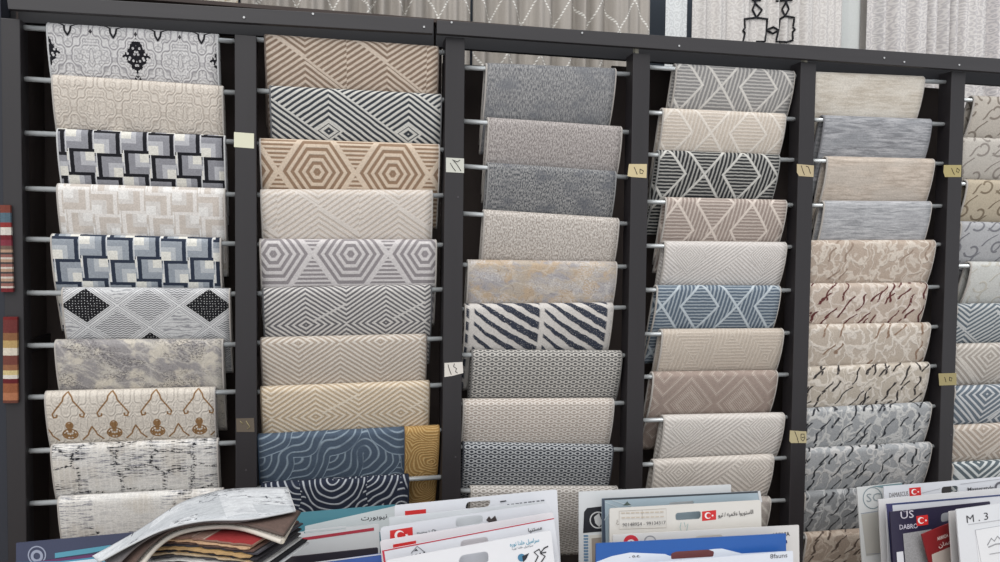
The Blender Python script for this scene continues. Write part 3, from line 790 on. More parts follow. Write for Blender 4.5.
curtain(693, 842, YC, C_emb((222,218,214),(202,197,194),5), 'off-white embossed curtain with black geometric cord pattern', 9, 0.014, motif=MOT, ph=.6)
curtain(839, 859, YC+0.07, C_plain((212,216,214),(222,224,222)), 'plain cool white curtain panel right of the cord-patterned one', 0.7, 0.006)
curtain(857, 873, YC+0.09, C_plain((214,208,202),(222,216,210)), 'plain warm white curtain panel left of the scroll-patterned one', 0.6, 0.006)
curtain(869, 984, YC, C_emb((220,216,213),(190,186,187),8), 'off-white curtain with grey scroll pattern near the right edge', 7, 0.026, ph=.3)
curtain(985, 1080, YC, C_emb((218,212,210),(188,184,186),11), 'scroll-patterned curtain at the far right edge', 5, 0.026, ph=1.3)
rail = empty('curtain_rail', (1.5, YC, 2.99), 'steel rail high behind the rack that carries the curtains', 'curtain rail')
link('rail_bar', box(-1.4, 4.6, YC-0.05, YC+0.13, 2.98, 3.0, 0.002), rod_m, rail)
for x in (-1.2, 1.5, 4.2): link('rail_bracket', box(x, x+0.03, YC, 1.0, 2.985, 3.01, 0.002), rod_m, rail)

# ---------------------------------------------------------------- catalogue boards standing in front
BZ = 0.42
bench = empty('display_bench', (1.6, -0.75, 0), 'low wooden bench under the catalogue boards in front of the rack', 'bench')
wood_m = new_mat('bench wood', lambda x, y, z: mix(noise(x*0.05, y, 0.6, 4), (120, 92, 66), (150, 118, 88)), 0.6, coord='OBJ', pile=0.03)
link('bench_top', box(0.1, 3.6, -1.05, -0.18, BZ-0.03, BZ, 0.003), wood_m, bench)
for x in (0.15, 1.8, 3.5):
    for y in (-1.0, -0.26): link('leg', box(x, x+0.05, y, y+0.05, 0, BZ-0.03, 0.003), wood_m, bench)
LEAN = 0.10
class Board:
    def __init__(s, TLp, TRp, Y, col, label, hole=None, lean=LEAN, th=0.004, Y2=None, corner=0.004, rough=0.35, name='catalogue_board', h=None):
        s.O = at(*TLp, Y); R_ = at(*TRp, Y if Y2 is None else Y2)
        ex = (R_-s.O); s.w = ex.length; s.ex = ex.normalized()
        dn = Vector((0, -lean, -1)); dn = (dn-s.ex*dn.dot(s.ex)).normalized(); s.dn = dn
        s.n = s.ex.cross(dn)*1.0                        # towards the viewer?
        if s.n.y > 0: s.n = -s.n
        lo = max((s.O.z-BZ), (R_.z-BZ))/abs(dn.z)
        s.h = h or (min(s.O.z, (s.O+s.ex*s.w).z)-BZ)/abs(dn.z)-0.002-abs(0)
        # rest the lower corner on the bench
        s.obj = empty(name, s.O+s.ex*s.w*0.5+s.dn*s.h, label, 'catalogue', 'carpet catalogue boards in front of the rack')
        s.th = th; s.k = 0
        c = corner
        out = s.round([(0, 0), (s.w, 0), (s.w, s.h), (0, s.h)], c)
        holes = []
        if hole:
            q = [s.loc(*p) for p in hole]; holes.append(s.round(q, min(0.012, (Vector(q[0])-Vector(q[3])).length*0.42)))
        link('panel', s.plate(out, holes, -s.th, 0), flat(col, rough, 0, .5), s.obj)
    def round(s, q, c, n=5):
        r = []
        for i in range(len(q)):
            p = Vector(q[i]).to_2d(); a = (Vector(q[i-1]).to_2d()-p).normalized(); b = (Vector(q[(i+1) % len(q)]).to_2d()-p).normalized()
            for k in range(n+1):
                t = k/n; u = p+a*c*(1-t)**2+b*c*t**2; r.append((u.x, u.y))
        return r
    def loc(s, x, y):
        P = hit(x, y, s.O, s.n)-s.O
        return (P.dot(s.ex), P.dot(s.dn))
    def W(s, u, v, d): return s.O+s.ex*u+s.dn*v+s.n*d
    def plate(s, out, holes, d0, d1):                  # filled polygon with holes, between offsets d0 and d1 along the normal
        cu = bpy.data.curves.new('c', 'CURVE'); cu.dimensions = '2D'; cu.fill_mode = 'BOTH'
        for pl in [out]+holes:
            sp = cu.splines.new('POLY'); sp.points.add(len(pl)-1); sp.use_cyclic_u = True
            for i, p in enumerate(pl): sp.points[i].co = (p[0], p[1], 0, 1)
        cu.extrude = (d1-d0)/2
        return s.conv(cu, (d0+d1)/2)
    def conv(s, cu, off, sx=1, sy=1, ox=0, oy=0, ang=0, flip=1):
        o = bpy.data.objects.new('tmp', cu); COL.objects.link(o)
        dg = bpy.context.evaluated_depsgraph_get(); me = bpy.data.meshes.new_from_object(o.evaluated_get(dg))
        bpy.data.objects.remove(o); bpy.data.curves.remove(cu)
        ca, sa = math.cos(ang), math.sin(ang)
        for v in me.vertices:
            x, y = v.co.x*sx, v.co.y*sy*flip
            x, y = ox+x*ca-y*sa, oy+x*sa+y*ca
            v.co = s.W(x, y, off+v.co.z)
        me.materials.clear()
        return me
    def lift(s): s.k += 1; return 0.0004+0.00025*s.k
    def area(s, px, col, name='printed_area', rough=0.4, parent=None, mat=None, rnd=0.0):
        q = [s.loc(*p) for p in px]; 
        if rnd: q = s.round(q, rnd)
        d = s.lift(); return link(name, s.plate(q, [], d-0.0003, d), mat or flat(col, rough, 0, .4), parent or s.obj)
    def disc(s, x, y, r, col, name='round_logo', ring=None, parent=None, ry=None):
        ry = ry or r; c = [(x+math.cos(t*math.pi/14)*r, y+math.sin(t*math.pi/14)*ry) for t in range(28)]
        q = [s.loc(*p) for p in c]; hs = []
        if ring: hs = [[s.loc(x+math.cos(t*math.pi/14)*r*ring, y+math.sin(t*math.pi/14)*ry*ring) for t in range(28)]]
        d = s.lift(); return link(name, s.plate(q, hs, d-0.0003, d), flat(col, .4), parent or s.obj)
    def stroke(s, px, w, col, name='drawn_line', parent=None):
        d = s.lift(); q = [s.W(*s.loc(*p), d) for p in px]
        V = []; Fc = []
        for i, p in enumerate(q):
            t = (q[min(i+1, len(q)-1)]-q[max(i-1, 0)]).normalized(); b = t.cross(s.n)*w/2
            V += [p-b, p+b, p-b-s.n*0.0003, p+b-s.n*0.0003]
        for i in range(len(q)-1):
            a, b = i*4, i*4+4; Fc += [(a, a+1, b+1, b), (a+2, b+2, b+3, a+3), (a, b, b+2, a+2), (a+1, a+3, b+3, b+1)]
        return link(name, mesh(V, Fc), flat(col, .5), parent or s.obj)
    def text(s, body, p0, p1, hpx, col, bold=0.0, name='lettering', parent=None):   # baseline from p0 to p1
        a, b = Vector(s.loc(*p0)), Vector(s.loc(*p1)); d = b-a
        cu = bpy.data.curves.new('t', 'FONT'); cu.body = body; cu.size = 1; cu.extrude = 0.0002; cu.offset = bold; cu.resolution_u = 2
        o = bpy.data.objects.new('tmp', cu); COL.objects.link(o); bpy.context.view_layer.update()
        W_ = max(o.dimensions.x, 0.01); bpy.data.objects.remove(o)
        hh = abs(s.loc(p0[0], p0[1]-hpx)[1]-a.y)/0.70
        off = s.lift()
        me = s.conv(cu, off, d.length/W_, hh, a.x, a.y, math.atan2(d.y, d.x), -1)
        return link(name, me, flat(col, .5), parent or s.obj)
    def flag(s, px, crescent=True):
        f = s.area(px, (206, 48, 48), 'flag')
        xs = [p[0] for p in px]; ys = [p[1] for p in px]; cx = sum(xs)/4; cy = sum(ys)/4; r = (max(ys)-min(ys))*0.27
        if crescent:
            lo, li = [], []
            for k in range(13):
                t = math.radians(40+280*k/12); lo.append((cx-r*0.4+math.cos(t)*r*1.1, cy+math.sin(t)*r*1.1))
            for k in range(13):
                t = math.radians(320-280*k/12); li.append((cx-r*0.15+math.cos(t)*r*0.8, cy+math.sin(t)*r*0.8))
            s.area(lo+li, (240, 236, 236), 'crescent', parent=f)
            st = [(cx+r*1.15+math.cos(k*math.pi/5)*r*(0.45 if k % 2 == 0 else 0.2), cy+math.sin(k*math.pi/5)*r*(0.45 if k % 2 == 0 else 0.2)) for k in range(10)]
            s.area(st, (240, 236, 236), 'star', parent=f)
        return f
# Arabic presentation forms, in visual order (left to right)
AR_NEW = "\uFE95\uFEAD\uFEEE\uFE91\uFEEE\uFEF4\uFEE7"
AR_IMP = "\uFEEE\uFEAE\uFE97 / \uFEEA\uFEF4\uFEE4\uFEFC\uFECB \u0627\uFEED\uFEAD\uFEEE\uFE98\uFEB3\u0627\uFEDF\u0627"
AR_SHORT = "\uFE8E\uFEF4\uFEE8\uFE98\uFEB4\uFEE3"
AR_LINE = "\uFEE9\uFEAD\uFEEE\uFEE7 \uFE8D\uFEAA\uFEE0\uFEA7 \uFEDE\uFEF4\uFEE3\u0627\uFEAE\uFEB3"
WH = (222, 224, 230); WW = (226, 222, 220); CM = (216, 210, 202)

# left group
b = Board((272, 515), (396, 504.5), -0.30, (74, 132, 146), 'teal catalogue board with white diagonal lower part and dark script, left of the middle', hole=None)
b.area([(305, 526), (395, 506), (396, 530), (305, 540)], (206, 212, 214))
b.text(AR_NEW, (361, 520.5), (387, 518), 4.5, (70, 72, 76), 0.01)
b = Board((264, 536), (379, 524), -0.36, (214, 216, 218), 'white catalogue board with a red stripe and dark slot, under the navy carpet sample', hole=[(304, 526+5), (346, 521+5), (346, 524.2+5), (304, 529+5)])
b.area([(290, 534.5+5), (374, 526.5+1), (374, 529.5+1), (290, 537.5+5)], (176, 56, 72))
b.area([(285, 530.0), (344, 523.5), (345, 526.5), (285, 534)], (52, 46, 50)) if False else None
b = Board((262, 560), (378, 547.5), -0.44, (54, 50, 58), 'charcoal topped catalogue board in the left group just above the blue one')
b = Board((292, 566), (382, 553.5), -0.50, (58, 92, 168), 'bright blue catalogue board at the bottom edge, left of the stack of white boards')
b.area([(294, 564.6), (382, 553.5), (382, 554.6), (294, 566)], (206, 210, 220))

b = Board((394.5, 505.5), (557, 489.5), -0.40, WH, 'white catalogue board, rearmost of the central stack', hole=[(467, 502), (491, 500), (489, 507), (465, 509)], corner=.005)
b.flag([(405, 511), (426, 509), (426, 518), (405, 520)], False)
[b.area([(507+k*4.2, 505.6-k*.55), (507+k*4.2+2.2+(k%3)*.6, 505.3-k*.55), (507+k*4.2+2.2+(k%3)*.6, 503.9-k*.55), (507+k*4.2, 504.2-k*.55)], (110, 112, 120), 'fine_print') for k in range(9)]
b.stroke([(500, 501.5), (506, 500.5)], .003, (60, 60, 66))
b = Board((389, 517.5), (545, 501.5), -0.44, (214, 218, 222), 'thin white catalogue board peeking between the rearmost one and the flagged one')
b = Board((380, 527.5), (549.5, 502.5), -0.48, (216, 218, 224), 'white catalogue board with a red crescent flag and oval handle hole', hole=[(456, 517.5), (482.5, 514.5), (483, 523.5), (455.5, 527.5)], corner=.012)
b.flag([(390, 530.5), (412.5, 527), (413, 540), (390, 544)])
b.text('Türkiye 1. Cls', (417, 535.5), (436, 531.5), 3.0, (70, 72, 80), .01)
b.area([(486, 520), (489, 516), (491, 519), (495, 515.5), (497, 520.5), (490, 523)], (64, 56, 56), 'crest')
b.area([(398+30, 528), (398+30, 528.3), (470, 522), (470, 521.7)], (200, 200, 206)) if False else None
b = Board((380, 541), (553, 512.3), -0.52, (226, 222, 226), 'white catalogue board with a short red bar at its left top, in the central stack', corner=.006)
b.flag([(393, 544.5), (416, 540.5), (416, 553), (393, 556)], False)
b = Board((382, 550.5), (554, 518), -0.56, WH, 'white catalogue board with a thin red top and left edge', hole=[(461, 540.5), (487.5, 536.5), (489, 545), (460, 549)], corner=.003)
b.area([(382, 550.5), (554, 518), (554, 519), (382, 551.7)], (186, 50, 66), 'red_edge')
b.area([(382, 550.5), (384, 550.2), (391, 600), (389, 600)], (196, 60, 80), 'red_edge')
for dx, dy in ((0, 0), (4, -6), (8, -2), (12, -3), (4, -1)):
    b.area([(410+dx, 557+dy), (412+dx, 554.5+dy), (414+dx, 556.5+dy)], (70, 70, 76), 'crest')
b.stroke([(411, 553), (417, 546), (425, 552)], .0015, (90, 90, 96), 'crest')
b.text(AR_SHORT, (528, 532), (541.5, 529), 4.0, (54, 52, 56), .01)
b = Board((386, 560.5), (551, 530.5), -0.60, (228, 229, 233), 'frontmost white catalogue board of the central stack, with blue script and bird emblem', hole=[(460, 555.5), (488, 551), (489, 563), (458, 567)], corner=.006)
b.text(AR_LINE, (510, 546.5), (539, 541.5), 4.0, (80, 156, 184), .01)
b.text(AR_LINE, (512, 549.7), (533, 546), 2.0, (110, 120, 130))
b.disc(521.5, 557.5, 3.8, (70, 126, 160), 'bird_emblem')
b.area([(522, 556), (529, 553), (526, 559), (523, 562)], (40, 42, 52), 'bird_emblem')
b.stroke([(535, 562), (538, 556), (534, 552), (539, 549), (541, 553), (546, 552)], .003, (40, 40, 46), 'flourish')
b.stroke([(541, 562), (545, 556), (540, 553), (544, 548), (548, 546)], .003, (40, 40, 46), 'flourish')

# middle group
b = Board((578.7, 491.8), (731, 484.5), -0.30, (212, 214, 216), 'tall white catalogue board with a black square logo, rearmost of the right-middle group', corner=.003)
b.area([(584, 512), (587, 508), (604, 506), (606, 531), (583, 533)], (38, 38, 44), 'black_logo')
b.disc(598, 520, 8.5, (196, 196, 196), 'black_logo', ring=.86)
b.area([(594, 517), (599, 513), (601, 519), (604, 521), (599, 527), (595, 523)], (196, 196, 196), 'black_logo')
for k in range(9): b.area([(583.5, 535+k*3), (588, 535+k*3), (588, 536.5+k*3), (583.5, 536.5+k*3)], (90, 128, 160), 'blue_dashes')
b.area([(589, 535), (602, 534), (603, 575), (590, 575)], (206, 202, 194), 'picture_frame')
b.area([(591, 538), (601, 537), (602, 575), (592, 575)], (150, 140, 130), 'picture')
b = Board((602, 498.5), (760, 491), -0.34, (160, 176, 186), 'glassy blue grey catalogue board with a dark border', hole=[(669, 502.5), (694, 500.8), (693, 507), (670, 508)], corner=.002)
b.area([(602, 498.5), (759, 491), (759, 492.6), (602, 500.3)], (60, 64, 70), 'border')
b.area([(602, 498.5), (604.5, 498.4), (606, 560), (602, 560)], (66, 76, 92), 'border')
b.area([(757.5, 491.2), (760, 491), (762, 502), (759.5, 502)], (206, 208, 210), 'border')
b.stroke([(605, 502), (620, 508)], .0015, (196, 206, 210)); b.stroke([(612, 500), (640, 509)], .0015, (196, 206, 210)); b.stroke([(604, 520), (612, 508)], .0015, (196, 206, 210))
b.area([(623, 505), (626, 502.5), (627, 501), (628, 502.5), (631, 505)], (84, 96, 90), 'crest')
b = Board((609.5, 508.5), (761, 500), -0.38, (218, 214, 208), 'cream white catalogue board with a red crescent flag and printed phone numbers', hole=[(675.5, 513), (701, 511), (701, 519), (675.5, 520.5)], corner=.008)
b.flag([(702, 511.5), (716, 510), (716, 519.5), (702, 521)])
b.text(AR_IMP, (718, 517), (753, 513.5), 4.0, (90, 88, 88), .01)
b.stroke([(619, 511), (666, 508.5), (666, 527.5), (619, 529), (619, 511)], .0008, (170, 160, 150), 'print_box')
b.stroke([(642, 510), (642, 518.5)], .0008, (170, 160, 150), 'print_box')
for yy in (513.5, 518): [b.area([(621+k*4.8, yy-k*.17), (624.6+k*4.8, yy-.1-k*.17), (624.6+k*4.8, yy-1.1-k*.17), (621+k*4.8, yy-1-k*.17)], (198, 184, 166), 'fine_print') for k in range(9)]
b.text('90148954 - 99134317', (621.5, 526), (664.5, 523.5), 3.4, (84, 82, 84), 0)
b.stroke([(680, 522), (679, 527), (680, 530)], .0012, (120, 170, 170)); b.stroke([(683, 521.5), (684, 526), (687, 523), (685.5, 530)], .0012, (120, 170, 170))
b.text('ع', (615.5, 522), (618, 522), 4.0, (130, 120, 110))
b = Board((613, 535), (799, 525), -0.43, (212, 210, 208), 'wide pale grey catalogue board with round red and grey seals', hole=[(696, 536), (722, 534.3), (722.5, 542), (696, 543)], corner=.003)
b.disc(631, 542.5, 7.6, (196, 52, 62)); b.disc(631, 544, 4.6, (226, 222, 222), ring=.7)
b.disc(650, 541.5, 6.2, (150, 150, 154), ring=.82)
b.text('ASONIA', (772, 537), (789.5, 535.5), 4.0, (60, 60, 64), .01)
b.stroke([(786, 540), (786.5, 543)], .004, (46, 60, 110))
b = Board((596, 543.5), (786, 533.5), -0.47, (38, 92, 168), 'royal blue catalogue board with a white wave and maroon slot', hole=None, corner=.003)
b.area([(596, 562), (612, 556), (630, 552.5), (665, 554), (670, 556), (713, 549), (722, 548.5), (742, 553.5), (786, 551), (787, 600), (596, 600)], (222, 228, 238), 'white_wave')
b.area([(671, 553.5), (676, 551.5), (708, 549.5), (714, 551.5), (713, 556.5), (671, 559)], (110, 62, 62), 'slot_patch', rnd=.004)
b.text('. o.c.', (629, 557.5), (640, 557), 3.0, (60, 60, 66), .02)
b = Board((640, 563.5), (793, 551), -0.51, (220, 226, 236), 'pale catalogue board with small grey lettering, in front of the royal blue one', corner=.003)
b.text('8fauns', (770, 558.5), (787, 557.2), 4.5, (84, 86, 92), 0)

# right group
b = Board((857, 487.5), (902, 482.5), -0.30, (206, 208, 208), 'narrow pale catalogue board with a round lettered emblem, leftmost of the right group', corner=.003)
b.disc(872.5, 498, 9.8, (120, 136, 142), 'round_emblem', ring=.92, ry=11)
b.text('SC', (866, 502), (880, 501), 8.5, (142, 152, 156), 0)
b.area([(872, 486.2), (902, 483), (902, 492), (884, 488)], (120, 146, 152))
b.area([(861, 514.5), (884, 511), (888, 552), (866, 556)], (178, 176, 170), 'swatch')
b.stroke([(860.5, 513.5), (884, 510)], .0012, (120, 130, 150)); b.stroke([(866, 554), (886, 553)], .0012, (120, 130, 150))
b = Board((883.8, 486.5), (1030, 474.5), -0.34, (212, 214, 220), 'white catalogue board reading DAMASCUS beside a red crescent flag', hole=[(941.5, 487), (958, 485.5), (958.5, 493.5), (941.5, 495)], corner=.003)
b.text('DAMASCUS', (889, 497.5), (908, 495.5), 4.6, (104, 100, 102), 0)
b.flag([(909, 488), (920.5, 487), (921, 495.5), (909.5, 496.5)])
b.text('Masterstyle', (967, 491), (993, 489), 3.6, (84, 84, 90), .01)
b.stroke([(921, 493), (940, 488.5)], .001, (150, 150, 156)); b.stroke([(960, 484), (1000, 479)], .001, (150, 150, 156))
b.disc(1000, 487.5, 6.0, (100, 100, 108), 'round_emblem', ring=.65)
b = Board((878.6, 499.5), (1030, 485.5), -0.38, (220, 220, 222), 'plain white catalogue board edge between the DAMASCUS one and the navy-lined one')
b = Board((886, 503.8), (1030, 492), -0.42, (216, 218, 224), 'white catalogue board outlined in navy', corner=.002)
b.area([(886, 503.8), (1030, 492), (1030, 493.6), (886, 505.6)], (66, 76, 116), 'navy_outline')
b.area([(886, 503.8), (892, 503.3), (900, 600), (894, 600)], (70, 70, 108), 'navy_outline')
b = Board((890, 512), (990, 501.5), -0.46, (42, 38, 62), 'dark navy catalogue board with white lettering, crescent flag and grey swatch', hole=[(941, 513.5), (950, 512), (951, 520.5), (941, 522.5)], corner=.002)
b.text('US', (900, 519), (913, 517.5), 7.5, (200, 196, 206), 0)
b.text('\u2042', (903, 513.5), (911, 512), 3, (200, 196, 206), 0) if False else b.stroke([(902, 510.5), (905, 512), (908, 509.5), (911, 511)], .001, (190, 186, 200), 'crown')
b.text('DABRO', (899, 529.5), (917, 528), 4.8, (196, 192, 206), .005)
b.flag([(916, 516), (927.5, 514.7), (928, 524.5), (916.5, 526)])
b.area([(902.5, 533.5), (931, 529), (934, 600), (908, 600)], (150, 150, 150), 'swatch', mat=new_mat('grey swatch', P_heather((130, 130, 132), (176, 176, 174), 1.5, 1.5), .9, coord='UV', pile=0) if False else flat((150, 150, 152), .9, 0, .2, 0.2))
b.area([(896, 552), (902.5, 551), (907, 600), (899, 600)], (214, 216, 222))
rt = Board((921.7, 534.6), (951, 522.6), -0.50, (132, 34, 38), 'dark red swatch board with blocky white lettering, tilted over the navy one', corner=.001, lean=.06)
rt.text('ARMADA', (937.5, 540.5), (948.5, 536.6), 3.6, (226, 206, 200), .015)
rt.text("\uFEE5\uFE8E\uFEE4\uFECB", (938.5, 547.5), (951, 543.2), 4.2, (222, 206, 200), .01)
rt.area([(931.5, 554.5), (957, 543.8), (962, 600), (936, 600)], (190, 180, 172), 'swatch')
b = Board((949, 511.5), (1030, 503), -0.54, (206, 204, 204), 'pale catalogue board directly behind the one reading M. 3', corner=.006)
b = Board((956, 509.5), (1040, 498), -0.58, (218, 220, 224), 'white catalogue board reading M. 3 with a raised inner panel, at the right edge', corner=.006)
b.text('M . 3', (966, 523), (987.5, 519.5), 7.5, (70, 70, 74), 0)
b.area([(975, 530), (1040, 519), (1046, 600), (983, 600)], (226, 227, 230), 'inner_panel')
b.stroke([(975, 530), (1030, 520.5)], .001, (170, 172, 178)); b.stroke([(975, 530), (983, 575)], .001, (170, 172, 178)); b.stroke([(968, 524.5), (1020, 517)], .0008, (150, 150, 156))
b.stroke([(987, 545), (991, 538), (994, 541), (997, 536), (1001, 540), (1004, 538)], .003, (150, 150, 154), 'crest')
b.stroke([(988, 547), (995, 544), (1004, 543)], .003, (150, 150, 154), 'crest')
b.stroke([(989, 554), (1006, 551)], .0018, (160, 160, 164), 'fine_print')

# glossy navy board at lower left
b = Board((16, 543), (150, 531), -0.50, (56, 62, 88), 'dark navy glossy catalogue board with a white arc logo at the lower left corner', corner=.002)
b.disc(37, 555, 9.2, (150, 156, 176), 'arc_logo', ring=.86)
b.disc(37, 556, 6.2, (150, 156, 176), 'arc_logo', ring=.55)
b.area([(55, 553), (110, 545), (130, 545), (90, 553), (55, 558)], (84, 150, 172), 'swoosh')
b.area([(30, 562), (70, 557), (130, 549), (130, 553), (70, 561), (30, 566)], (96, 52, 96), 'swoosh')
b.area([(16, 562), (60, 561), (135, 552), (140, 600), (16, 600)], (70, 140, 170), 'swoosh')
b.area([(60, 562.5), (135, 554), (136, 557), (60, 566)], (206, 222, 232), 'swoosh')

# ---------------------------------------------------------------- swatch pile at lower left
def cr(pts, t):                                        # Catmull-Rom through pts at t in 0..1
    n = len(pts)-1; s = min(t*n, n-1e-6); i = int(s); f = s-i
    p0, p1, p2, p3 = pts[max(i-1, 0)], pts[i], pts[i+1], pts[min(i+2, n)]
    return 0.5*((2*p1)+(p2-p0)*f+(2*p0-5*p1+4*p2-p3)*f*f+(3*p1-p0-3*p2+p3)*f**3)
def sheet(back, front, th, pat, label, name='carpet_swatch', edge=None, bind=None):
    Bk = [atz(*p) for p in back]; Fr = [atz(*p) for p in front]
    n = 30; mm = 8; P = []; U = []
    for i in range(n+1):
        a, b_ = cr(Bk, i/n), cr(Fr, i/n); row = []; ur = []
        for j in range(mm+1):
            q = a.lerp(b_, j/mm); row.append(q); ur.append((i/n*0.5, j/mm*(a-b_).length))
        P.append(row); U.append(ur)
    def nr(i, j):
        a = P[min(i+1, n)][j]-P[max(i-1, 0)][j]; c = P[i][min(j+1, mm)]-P[i][max(j-1, 0)]
        v = a.cross(c); v = v.normalized() if v.length > 1e-9 else Vector((0, 0, 1))
        return v if v.z > 0 else -v
    me = grid_solid(P, th, U, nr)
    o = empty(name, P[n//2][mm//2]-Vector((0, 0, th)), label, 'carpet swatch', 'loose swatches in the pile')
    link('cloth', me, new_mat(label[:40], pat, .95, .4, pile=.12), o)
    if edge:
        pts = [r_[mm]-nr(i, mm)*th*0.5 for i, r_ in enumerate(P)]
        link('front_binding', tube(pts, th*0.56, 7), flat(edge, .9), o)
    if bind:
        link('end_binding', tube([P[n][j]-nr(n, j)*th*0.5 for j in range(mm+1)], th*0.56, 7), flat(bind, .9), o)
    return o
def stacked(k, colr, dz, shift, label, th=0.0042, edge=None, x_left=0.26):
    Fp, Bp = atz(256, 545.5, 0.925), atz(301, 516.5, 0.925)
    e = (Bp-Fp); e.z = 0; nL = Vector((-e.y, e.x, 0)).normalized()
    rn = random.Random(k)
    o_ = Vector((0, 0, dz))+nL*shift[0]+e.normalized()*shift[1]
    fr = []; bk = []
    for i in range(6):
        t = i/5; d = x_left*(1-t); drop = -1.1*max(0, d-0.13)**2
        fr.append(Fp+o_+nL*d+Vector((0, 0, drop))); bk.append(Bp+o_+nL*d+Vector((0, 0, drop)))
    n = 26; mm = 4; P = []; U = []
    for i in range(n+1):
        a, b_ = cr(bk, i/n), cr(fr, i/n)
        rag = e.normalized()*rn.uniform(-0.0035, 0.0035)
        P.append([a.lerp(b_, j/mm)+(rag if j == mm else Vector()) + Vector((0, 0, 0.0005*math.sin(i*1.3+j))) for j in range(mm+1)]); U.append([(i/n*x_left, j/mm*e.length) for j in range(mm+1)])
    me = grid_solid(P, th, U, lambda i, j: Vector((0, 0, 1)))
    o = empty('carpet_swatch', P[n//2][mm//2], label, 'carpet swatch', 'loose swatches in the pile')
    link('cloth', me, new_mat(label[:40], colr if callable(colr) else (lambda x, y: mix(noise(x, y, .5, 3), colr, tuple(int(v*.8) for v in colr))), .95, .4, pile=.15), o)
    if edge:
        link('front_binding', tube([r_[mm]-Vector((0, 0, th*.5)) for r_ in P], th*0.52, 7), flat(edge, .9, 0, .2, .2), o)
        link('end_binding', tube([P[n][j]-Vector((0, 0, th*.5)) for j in range(mm+1)], th*0.52, 7), flat(edge, .9, 0, .2, .2), o)
DZ = [-0.0550+0.0055*k for k in range(11)]
stacked(0, (206, 206, 208), DZ[0], (-0.018, 0.0), 'white backing sheet at the bottom of the swatch pile', edge=(206, 208, 208))
stacked(1, (40, 40, 44), DZ[1], (-0.014, 0.0), 'dark sheet second from the bottom of the swatch pile', edge=(36, 36, 40))
stacked(2, (176, 174, 172), DZ[2], (-0.004, -0.004), 'light grey swatch low in the swatch pile', edge=(196, 194, 192))
stacked(3, (90, 88, 90), DZ[3], (0.004, 0.004), 'dark grey swatch low in the swatch pile', edge=(74, 72, 76))
stacked(4, (190, 160, 120), DZ[4], (0.012, 0.0), 'sand coloured swatch just above the low dark grey one in the pile', edge=(176, 158, 132))
stacked(5, (46, 44, 48), DZ[5], (0.002, 0.003), 'black swatch in the middle of the swatch pile', edge=(50, 48, 52))
stacked(6, (196, 160, 110), DZ[6], (0.014, -0.004), 'orange tan edged swatch in the upper half of the swatch pile', edge=(170, 140, 100))
stacked(7, (92, 90, 94), DZ[7], (0.000, 0.006), 'charcoal edged swatch between the tan and brown ones in the pile', edge=(66, 64, 70))
stacked(8, (120, 92, 80), DZ[8], (0.008, 0.002), 'brown swatch third from the top of the flat pile', edge=(92, 72, 66))
stacked(9, (196, 160, 128), DZ[9], (0.016, -0.002), 'peach edged swatch directly under the red one in the pile', edge=(186, 152, 122))
def red_pat(x, y):
    b_ = mix(noise(x, y, .5, 3), (128, 96, 86), (150, 124, 112)); b_ = mix(line(per(x, 3.0), .2), b_, (176, 156, 144))
    return mix(sm(x, 15.0, 15.6)*(1.0-sm(x, 27.5, 28.2)), b_, mix(noise(x, y, .4, 2), (150, 48, 48), (128, 40, 42)))
stacked(10, red_pat, DZ[10], (0.010, 0.0), 'red and brown swatch showing under the lifted cream sheet', edge=(132, 100, 88))
sheet([(118, 566, .875), (145, 545, .915), (180, 516, .945), (225, 503, .95), (262, 502, .95), (296, 514, .943)],
      [(130, 580, .865), (152, 549, .912), (174, 532.5, .936), (205, 525.5, .942), (240, 526, .942), (282, 539.5, .937)], .009, lambda x, y: mix(stripe(x, 0.9, .4, .3)*.6, (206, 200, 190), (168, 158, 148)), 'thick cream ribbed swatch curling over the red one', edge=(212, 205, 194), bind=(196, 188, 174))
sheet([(112, 562, .885), (142, 541, .925), (180, 513, .955), (225, 499, .962), (262, 499, .962), (300, 511, .954)],
      [(125, 574, .875), (148, 546, .922), (172, 529, .946), (205, 522, .953), (240, 522, .953), (284, 534, .948)], .005, lambda x, y: mix(noise(x, y, .5, 3), (112, 92, 84), (88, 72, 66)), 'brown swatch lying right on the thick cream one, its corner showing at right', edge=(92, 78, 72), bind=(70, 60, 54))
sheet([(104, 560, .893), (138, 538, .934), (178, 509, .963), (222, 495, .97), (256, 494, .97), (291, 505, .962)],
      [(112, 570, .883), (138, 544, .930), (168, 528.5, .954), (205, 521, .961), (245, 520, .961), (291, 511, .957)], .004, lambda x, y: mix(noise(x, y, .5, 3), (118, 114, 114), (96, 92, 94)), 'grey brown swatch directly under the patterned top one', edge=(104, 98, 98))
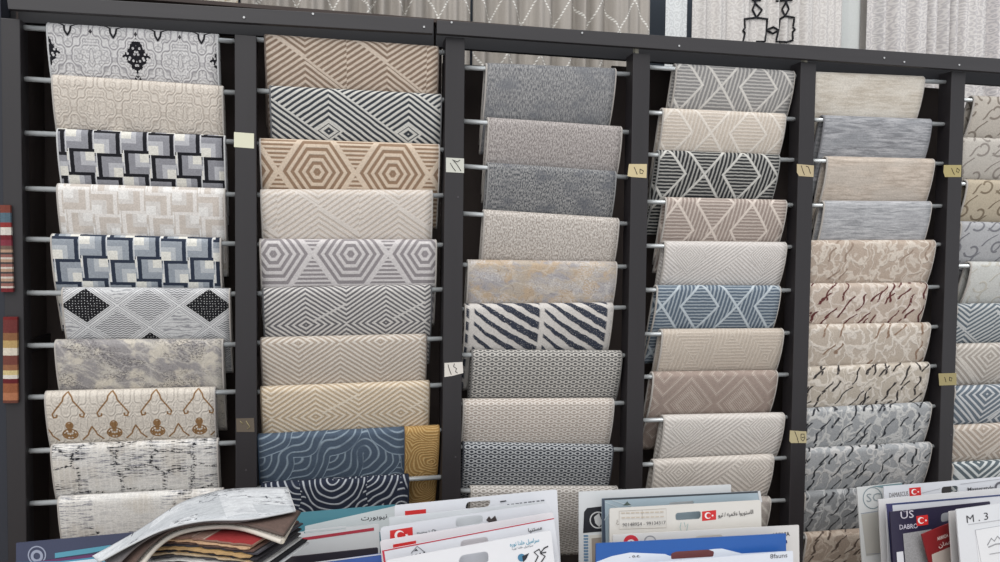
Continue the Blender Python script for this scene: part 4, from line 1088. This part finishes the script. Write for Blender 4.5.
def top_pat(x, y):
    r = mix(sm(noise(x*.3, y*1.4, .9, 4, .7, 3), .45, .65), (212, 214, 216), (186, 188, 192))
    bx = floor(x/7.0); by = floor(y/5.0); h = noise(bx*3.1, by*4.7, 1.0, 0, .5, 2)
    r = mix(sm(h, 0.48, 0.52)*0.5, r, (170, 174, 178))
    k = sm(noise(x*.6, y*1.8, .7, 3, .7, 8), .55, .60)*sm(noise(bx*2.3, by*1.7, 1, 0, .5, 6), .5, .52)
    r = mix(line(per(x, 9.0), .16)*lt(frac(y/5.0), .3)*sm(noise(x, y, .15, 1, .5, 3), .5, .52), r, (90, 92, 98))
    return mix(k*.8, r, (92, 94, 100))
sheet([(92, 556, .905), (138, 530, .943), (178, 504, .97), (205, 494, .977), (232, 488.5, .98), (287, 487, .98)],
      [(98, 562, .897), (130, 544, .936), (165, 528, .960), (205, 519.5, .967), (250, 518, .967), (295, 510, .966)], .004, top_pat, 'white and grey patterned swatch lying on top of the pile', edge=(196, 198, 200), bind=(204, 204, 204))
crate = empty('cardboard_box', (0.55, -0.8, BZ), 'plain cardboard box under the swatch pile', 'box')
cz = 0.832
cc_ = atz(225, 552, 0.87)
link('box_body', box(cc_.x-0.14, cc_.x+0.10, cc_.y-0.02, cc_.y+0.15, BZ, cz, .003), flat((168, 140, 104), .9), crate)
link('box_lid', box(cc_.x-0.145, cc_.x+0.105, cc_.y-0.025, cc_.y+0.155, cz, cz+0.012, .002), flat((150, 122, 90), .9), crate)

# ---------------------------------------------------------------- light
w = bpy.data.worlds.new('world'); SC.world = w; w.use_nodes = True
bg = w.node_tree.nodes['Background']; bg.inputs[0].default_value = (0.93, 0.96, 1.0, 1); bg.inputs[1].default_value = 0.75
sun = bpy.data.lights.new('daylight', 'SUN'); sun.energy = 1.9; sun.angle = math.radians(50); sun.color = (1, 0.98, 0.95)
so = bpy.data.objects.new('daylight', sun); COL.objects.link(so)
so.rotation_euler = Vector((-0.35, -0.75, 0.9)).to_track_quat('Z', 'Y').to_euler()
SC.view_settings.view_transform = 'Standard'; SC.view_settings.look = 'None'
SC.view_settings.exposure = 0.35; SC.view_settings.gamma = 1.0; SC.view_settings.use_curve_mapping = False
